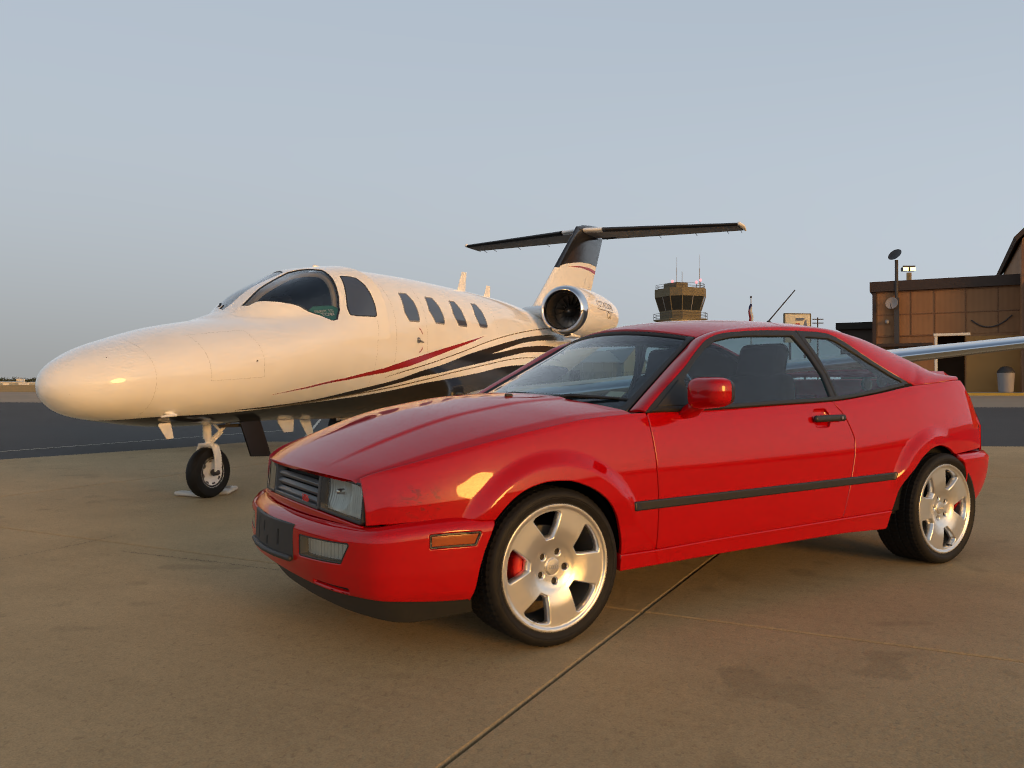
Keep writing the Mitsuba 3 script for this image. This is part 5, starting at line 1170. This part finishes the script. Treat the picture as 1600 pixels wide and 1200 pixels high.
# the tall gabled building at the right edge
TB = Frame(BF_O + be * 7.86 + bn * 1.6, be, -bn, (0, 0, 1)); TBK = 'tall_gabled_building'
tag(TBK, 'tall brown gabled building cut off by the right edge of the picture', 'building')
gab = Polygon([(0, 0), (16, 0), (16, 8.9), (8, 17.0), (0, 8.9)])
g_ = trimesh.creation.extrude_polygon(gab, 20, engine='earcut'); gv = np.array(g_.vertices)
add(f'{TBK}__wall', (np.c_[gv[:, 0], gv[:, 2], gv[:, 1]], np.array(g_.faces)[:, ::-1]), 'orange_wall', TB, smooth=False)
for sg, x0 in ((1, -.28), (-1, 16.28)):
    add(f'{TBK}__roof', obox((x0, -.35, 8.80 + .0), (sg * 8.3, 0, 8.40), (0, 20.6, 0), (-sg * .13, 0, .20)), 'brown_trim', TB, smooth=False)
add(f'{TBK}__corner_trim', bx(-.04, .16, -.06, -.003, 0, 8.6, .01), 'brown_batten', TB)
for x in (1.4, 2.8, 4.2): add(f'{TBK}__wall__batten', bx(x - .04, x + .04, -.05, .0, .2, 8.7, .01), 'brown_batten', TB)
add(f'{TBK}__downpipe', tube([(.18, -.12, .2), (.18, -.12, 6.2), (.18, -.02, 6.5)], .07, 8), 'dish_grey', TB)
add(f'{TBK}__lamp__hood', hull_spheres([(.62, -.12, 6.98, .10), (.95, -.12, 6.98, .10), (.62, -.36, 6.90, .07), (.95, -.36, 6.90, .07)]), 'dark_metal', TB)
scene[f'{TBK}__lamp__bulb'] = mikit.ply((lambda m: (TB.p(m[0]), m[1]))(hull_spheres([(.68, -.25, 6.78, .06), (.90, -.25, 6.78, .06)])), 'far_white', smooth=True, emitter=dict(type='area', radiance={'type': 'rgb', 'value': [9., 5., 1.5]}))
# low dark building further left
LB = Frame(BF_O + be * -2.5 + bn * -14, be, -bn, (0, 0, 1)); k = 'low_dark_shed'
tag(k, 'low dark flat-roofed shed beside the brown building', 'building')
add(f'{k}__wall', bx(-1.0, 12, 0, 9, 0, 4.9), 'brown_trim', LB, smooth=False)
add(f'{k}__roof', bx(-1.3, 12.2, -.5, 9.3, 4.905, 5.45, .03), 'recess_dark', LB)
# rubbish bin and wall light by the door
k = 'rubbish_bin'; tag(k, 'pale round rubbish bin with a black lid standing by the brown wall', 'bin')
bl = lathe([(.0001, .0), (.34, .0), (.38, .05), (.44, 1.05), (.46, 1.08), (.46, 1.12), (.42, 1.12)], 28); bv = bl[0][:, [0, 2, 1]]
BO = np.array([7.05, -1.5, .15])
add(f'{k}__barrel', (bv + BO, bl[1][:, ::-1]), 'bin_white', BLD, smooth=40)
l2 = lathe([(.45, 1.121), (.44, 1.22), (.30, 1.42), (.12, 1.50), (.0001, 1.51)], 28)
add(f'{k}__lid', (l2[0][:, [0, 2, 1]] + BO, l2[1][:, ::-1]), 'black_plastic', BLD, smooth=40)

# ------------------------------------------------------------------ things on the skyline
def at(px, py, Y):
    """a point Y metres ahead: used only to write the numbers below"""
    return np.array([(px - 800) / 1286. * Y, Y, CAM_H + (595.1 - .0057 * (px - 800) - py) / 1286. * Y])
# control tower
k = 'control_tower'; tag(k, 'airport control tower with an olive glazed cab and red beacon lights on its roof', 'tower')
tx, ty = 36.9, 180.
TW = Frame((tx, ty, 0), (math.cos(.42), math.sin(.42), 0), (-math.sin(.42), math.cos(.42), 0), (0, 0, 1))
def octa(r, z, cut=.40):
    c = r * (1 - cut); return [(x, y, z) for x, y in ((-c, -r), (c, -r), (r, -c), (r, c), (c, r), (-c, r), (-r, c), (-r, -c))]
def prism_(lo, hi):
    n = len(lo); V = np.array(lo + hi, float); j = np.arange(n); kk = (j + 1) % n
    F = np.vstack([np.c_[j, kk, n + kk], np.c_[j, n + kk, n + j], [[0, i + 1, i] for i in range(1, n - 1)], [[n, n + i, n + i + 1] for i in range(1, n - 1)]]); return V, F
add(f'{k}__shaft', prism_(octa(4.05, 0), octa(4.05, 13.9)), 'tower_white', TW, smooth=False)
add(f'{k}__catwalk', prism_(octa(5.0, 13.905), octa(5.0, 14.15)), 'tower_olive', TW, smooth=False)
add(f'{k}__cab_base', prism_(octa(3.75, 14.155), octa(3.85, 15.95)), 'tower_olive', TW, smooth=False)
add(f'{k}__cab_core', prism_(octa(3.60, 15.955), octa(4.38, 18.95)), 'tower_glass', TW, smooth=False)
lo, hi = octa(3.82, 15.955), octa(4.62, 18.95)
for i in range(8):
    a0, a1, b0, b1 = [np.array(q) for q in (lo[i], lo[(i + 1) % 8], hi[i], hi[(i + 1) % 8])]
    nn = 2 if i % 2 == 0 else 1
    for q in range(nn):
        f0, f1 = q / nn + .02, (q + 1) / nn - .02
        V = np.array([a0 + (a1 - a0) * f0, a0 + (a1 - a0) * f1, b0 + (b1 - b0) * f1, b0 + (b1 - b0) * f0])
        c = V.mean(0); V = np.vstack([V, V * [.985, .985, 1]]); F = trimesh.convex.convex_hull(V)
        add(f'{k}__window', F, 'tower_glass', TW, smooth=False)
    add(f'{k}__mullion', tube([a0, b0], .11, 6), 'tower_olive', TW)
    if nn == 2: add(f'{k}__mullion', tube([(a0 + a1) / 2, (b0 + b1) / 2], .08, 6), 'grey_metal', TW)
add(f'{k}__parapet', prism_(octa(4.72, 18.955), octa(4.72, 20.75)), 'tower_olive', TW, smooth=False)
add(f'{k}__plant_box', bx(-3.3, -.3, -3.2, 1.5, 20.755, 21.9, .05), 'tower_olive', TW)
for zz_ in (14.75, 15.4):
    P = np.array(octa(4.95, zz_) + octa(4.95, zz_)[:1]); add(f'{k}__railing', tube(P, .05, 6), 'dark_metal', TW)
for p in octa(4.95, 14.15): add(f'{k}__railing_post', tube([p, (p[0], p[1], 15.42)], .05, 6), 'dark_metal', TW)
for zz_ in (21.2, 21.7):
    P = np.array(octa(4.5, zz_) + octa(4.5, zz_)[:1]); add(f'{k}__roof_railing', tube(P, .04, 6), 'dark_metal', TW)
for p in octa(4.5, 20.75): add(f'{k}__roof_railing_post', tube([p, (p[0], p[1], 21.72)], .04, 6), 'dark_metal', TW)
for x, y, h, r in ((-3.1, -3.0, 25.0, .06), (-3.0, -2.9, 27.2, .03), (-1.3, -2.5, 24.3, .05), (3.4, -2.3, 25.2, .08), (3.45, -2.2, 28.2, .03), (4.2, -1.2, 23.8, .05)):
    add(f'{k}__antenna', tube([(x, y, 20.75), (x, y, h)], r, 6), 'grey_metal', TW)
for x, y, z in ((-4.3, -3.2, 22.0), (1.0, -4.4, 21.9), (2.7, -3.6, 22.5)):
    add(f'{k}__beacon_post', tube([(x, y, 20.7), (x, y, z - .2)], .07, 6), 'dark_metal', TW)
    key = uniq(f'{k}__beacon')
    s_ = trimesh.creation.icosphere(2, .30); sv = TW.p(np.array(s_.vertices) + [x, y, z])
    scene[key] = mikit.ply((sv, np.array(s_.faces)), 'sign_red', smooth=True, emitter=dict(type='area', radiance={'type': 'rgb', 'value': [.30, .085, .09]}))
    tag(key, 'lit red beacon')
# flagpole
k = 'flagpole'; tag(k, 'flagpole with a furled flag rising behind the car roof', 'flagpole')
fx, fy = at(1174, 500, 120)[:2]
add(f'{k}__pole', tube([(fx, fy, 0), (fx, fy, 12.9)], [.12, .06], 8), 'grey_metal')
add(f'{k}__finial', (np.array(trimesh.creation.icosphere(2, .16).vertices) + [fx, fy, 13.0], trimesh.creation.icosphere(2, .16).faces), 'dark_metal', smooth=True)
for nm, z0, z1, dx, mt in (('flag_canton', 11.2, 12.0, .10, 'flag_blue'), ('flag_field', 9.2, 11.25, .16, 'flag_red'), ('flag_fold', 9.5, 11.6, -.02, 'flag_white')):
    zz_ = np.linspace(z1, z0, 9); add(f'{k}__{nm}', tube(np.c_[fx - dx - .10 * np.sin(zz_ * 3), fy + 0 * zz_ - .1 * (nm == 'flag_fold'), zz_], .10 + .12 * np.sin(np.linspace(.2, PI - .6, 9)), 8), mt, smooth=True)
# sign
k = 'airport_sign'; tag(k, 'cream sign board with a blue and red emblem seen above the car roof', 'sign')
sx, sy = at(1246, 500, 90)[:2]; sz = at(1246, 491, 90)[2]
SG = Frame((sx, sy, 0), (.98, .2, 0), (-.2, .98, 0), (0, 0, 1))
hw, hh = 1.50, 1.55
add(f'{k}__board', bx(-hw, hw, -.12, .12, sz - 2 * hh, sz, .03), 'sign_cream', SG)
add(f'{k}__frame', join(bx(-hw - .07, hw + .07, -.16, .16, sz + .002, sz + .10), bx(-hw - .08, -hw - .002, -.16, .16, sz - 2 * hh, sz), bx(hw + .002, hw + .08, -.16, .16, sz - 2 * hh, sz)), 'tower_olive', SG)
for x in (-.9, .9): add(f'{k}__post', tube([(x, 0, 0), (x, 0, sz - 2 * hh)], .12, 8), 'dark_metal', SG)
def flat(pts, d=.02): t = trimesh.creation.extrude_polygon(Polygon(pts), d, engine='earcut'); v = np.array(t.vertices); return np.c_[v[:, 0], -.122 - v[:, 2], v[:, 1]], np.array(t.faces)[:, ::-1]
add(f'{k}__emblem', flat([(-.30, sz - .72), (-.25, sz - .42), (.92, sz - .42), (.60, sz - .72)]), 'sign_blue', SG, smooth=False)
add(f'{k}__emblem', flat([(.66, sz - 1.35), (.78, sz - .85), (1.02, sz - .55), (1.12, sz - 1.35)]), 'sign_blue', SG, smooth=False)
add(f'{k}__emblem', flat([(-.28, sz - 1.22), (-.28, sz - .98), (.22, sz - .98), (.20, sz - 1.22)]), 'sign_red', SG, smooth=False)
# utility pole
k = 'utility_pole'; tag(k, 'thin wooden utility pole with two crossarms to the right of the sign', 'utility pole')
ux_, uy_ = at(1278, 500, 150)[:2]; uz = at(1278, 496, 150)[2]
add(f'{k}__pole', tube([(ux_, uy_, 0), (ux_, uy_, uz)], [.16, .11], 8), 'bark')
for z in (uz - .35, uz - 1.05): add(f'{k}__crossarm', bx(ux_ - 1.0, ux_ + 1.0, uy_ - .16, uy_ - .04, z - .09, z + .09, .02), 'bark')
# floodlight behind the building
k = 'floodlight_mast'; tag(k, 'lit floodlight mast standing behind the brown building roof', 'floodlight')
lx_, ly_ = at(1421, 420, 75)[:2]; lz = at(1421, 421, 75)[2]
add(f'{k}__mast', tube([(lx_, ly_, 0), (lx_, ly_, lz - .3)], .22, 10), 'lamp_post')
add(f'{k}__crossbar', bx(lx_ - .55, lx_ + .55, ly_ - .08, ly_ + .08, lz + .22, lz + .34, .02), 'dark_metal')
for i, dx in enumerate((-.34, .30)):
    add(f'{k}__lamp_housing', bx(lx_ + dx - .26, lx_ + dx + .26, ly_ - .08, ly_ + .35, lz - .16, lz + .21, .04), 'dark_metal')
    key = uniq(f'{k}__lamp'); v, f = bx(lx_ + dx - .22, lx_ + dx + .22, ly_ - .13, ly_ - .085, lz - .13, lz + .17)
    scene[key] = mikit.ply((v, f), 'far_white', smooth=False, emitter=dict(type='area', radiance={'type': 'rgb', 'value': [.9, .52, .15]})); tag(key, 'glowing floodlight')
# little amber ground lamp beyond the car's tail
k = 'ground_lamp'; tag(k, 'small amber lamp glowing just above the tail of the red car', 'lamp')
al = at(1455, 590, 47)
add(f'{k}__post', tube([(al[0], al[1], 0), (al[0], al[1], al[2] - .06)], .05, 8), 'dark_metal')
scene[f'{k}__bulb'] = mikit.ply((lambda s_: (np.array(s_.vertices) * [1.6, 1, .7] + al, np.array(s_.faces)))(trimesh.creation.icosphere(2, .09)), 'amber', smooth=True, emitter=dict(type='area', radiance={'type': 'rgb', 'value': [1.2, .6, .10]}))
# gabled hangar and fence seen through the windscreen
k = 'gabled_hangar'; tag(k, 'pale gabled hangar with a grey side wall seen through the windscreen of the car', 'building')
hx = at(975, 560, 105)
HG = Frame((hx[0], hx[1], 0), (math.cos(.25), math.sin(.25), 0), (-math.sin(.25), math.cos(.25), 0), (0, 0, 1))
gab = Polygon([(0, 0), (3.0, 0), (3.0, 3.3), (1.5, 5.0), (0, 3.3)])
g_ = trimesh.creation.extrude_polygon(gab, 10, engine='earcut'); gv = np.array(g_.vertices)
add(f'{k}__gable', (np.c_[gv[:, 0], gv[:, 2], gv[:, 1]], np.array(g_.faces)[:, ::-1]), 'beige_wall', HG, smooth=False)
add(f'{k}__side_wall', bx(-9.6, -.01, 1.0, 9.0, 0, 3.25), 'grey_wall', HG, smooth=False)
add(f'{k}__roof', obox((-9.7, .8, 3.22), (9.69, 0, 0), (0, 4.2, 1.6), (0, -.02, .08)), 'pale_roof', HG, smooth=False)
for sg, x0 in ((1, -.2), (-1, 3.2)): add(f'{k}__gable_roof', obox((x0, -.25, 3.1), (sg * 1.75, 0, 2.0), (0, 10.4, 0), (-sg * .04, 0, .09)), 'grey_metal', HG, smooth=False)
add(f'{k}__door', bx(-7.0, -5.6, .93, .995, 0, 2.3), 'dark_metal', HG, smooth=False)
add(f'{k}__gable_door', bx(1.7, 2.9, -.07, -.005, 0, 1.9), 'dark_metal', HG, smooth=False)
for i in range(7): add(f'{k}__wall_rib', bx(-9.3 + 1.35 * i, -9.22 + 1.35 * i, .94, .995, 0, 3.2), 'pale_roof', HG)
k = 'chain_fence'; tag(k, 'chain-link fence in front of the gabled hangar', 'fence')
for i in range(12): add(f'{k}__post', tube([(-11 + 1.4 * i, -4, 0), (-11 + 1.4 * i, -4, 2.0)], .04, 6), 'grey_metal', HG)
add(f'{k}__rail', tube([(-11, -4, 1.98), (4.4, -4, 1.98)], .03, 6), 'grey_metal', HG)
wires = [tube([(x, -4, 0.05), (x, -4, 1.95)], .008, 3, False) for x in np.arange(-11, 4.4, .14)] + [tube([(-11, -4, z), (4.4, -4, z)], .008, 3, False) for z in np.arange(.1, 1.95, .16)]
add(f'{k}__mesh', join(*wires), 'grey_metal', HG, smooth=False); tag(f'{k}__mesh', kind='stuff')
# far left: hangars, trees
def far_block(key, label, px0, px1, pyt, Y, mat, dep=10., roof=True):
    a, b = at(px0, pyt, Y), at(px1, pyt, Y)
    w, h = b[0] - a[0], a[2]; tag(key, label, 'building')
    add(f'{key}__wall', bx(a[0], b[0], Y, Y + dep, 0, h * .82), mat, smooth=False)
    add(f'{key}__roof', obox((a[0] - .3, Y - .4, h * .82), (w + .6, 0, 0), (0, dep / 2, h * .18), (0, -.05, .15)), 'pale_roof' if roof else mat, smooth=False)
    n = max(2, int(w / 9))
    for i in range(n): add(f'{key}__door', bx(a[0] + w * (i + .2) / n, a[0] + w * (i + .8) / n, Y - .06, Y - .005, 0, h * .6), 'grey_wall', smooth=False)
far_block('white_hangar', 'long low white hangar on the far left horizon', -40, 34, 596.6, 600, 'far_white')
far_block('white_terminal', 'bright white building on the horizon nearest the nose of the jet', 42, 75, 597, 560, 'far_white')
far_block('white_block', 'tall pale block standing above the far treeline', 25.5, 32, 590, 640, 'far_white', 6)
r = np.random.default_rng(11)
tv, tf = [], 0
for px in np.linspace(-60, 100, 60):      # the wood on the horizon reads as one dark mass
    Y, h = 760 + r.normal(0, 25), 6.2 + r.normal(0, 1.1); p = at(px, 600, Y); n = 130
    d = r.normal(size=(n, 3)); d /= np.linalg.norm(d, axis=1, keepdims=True)
    q = d * (r.random(n) ** .4)[:, None] * [h * .62, h * .5, h * .42] + [p[0], Y, h * .52]
    tv.append((q[:, None, :] + r.normal(0, h * .07, (n, 3, 3))).reshape(-1, 3))
tv = np.vstack(tv)
add('far_wood', (tv, np.arange(len(tv)).reshape(-1, 3)), 'foliage', smooth=False, exact=True); tag('far_wood', 'dark distant wood along the horizon left of the jet nose', 'wood', kind='stuff')
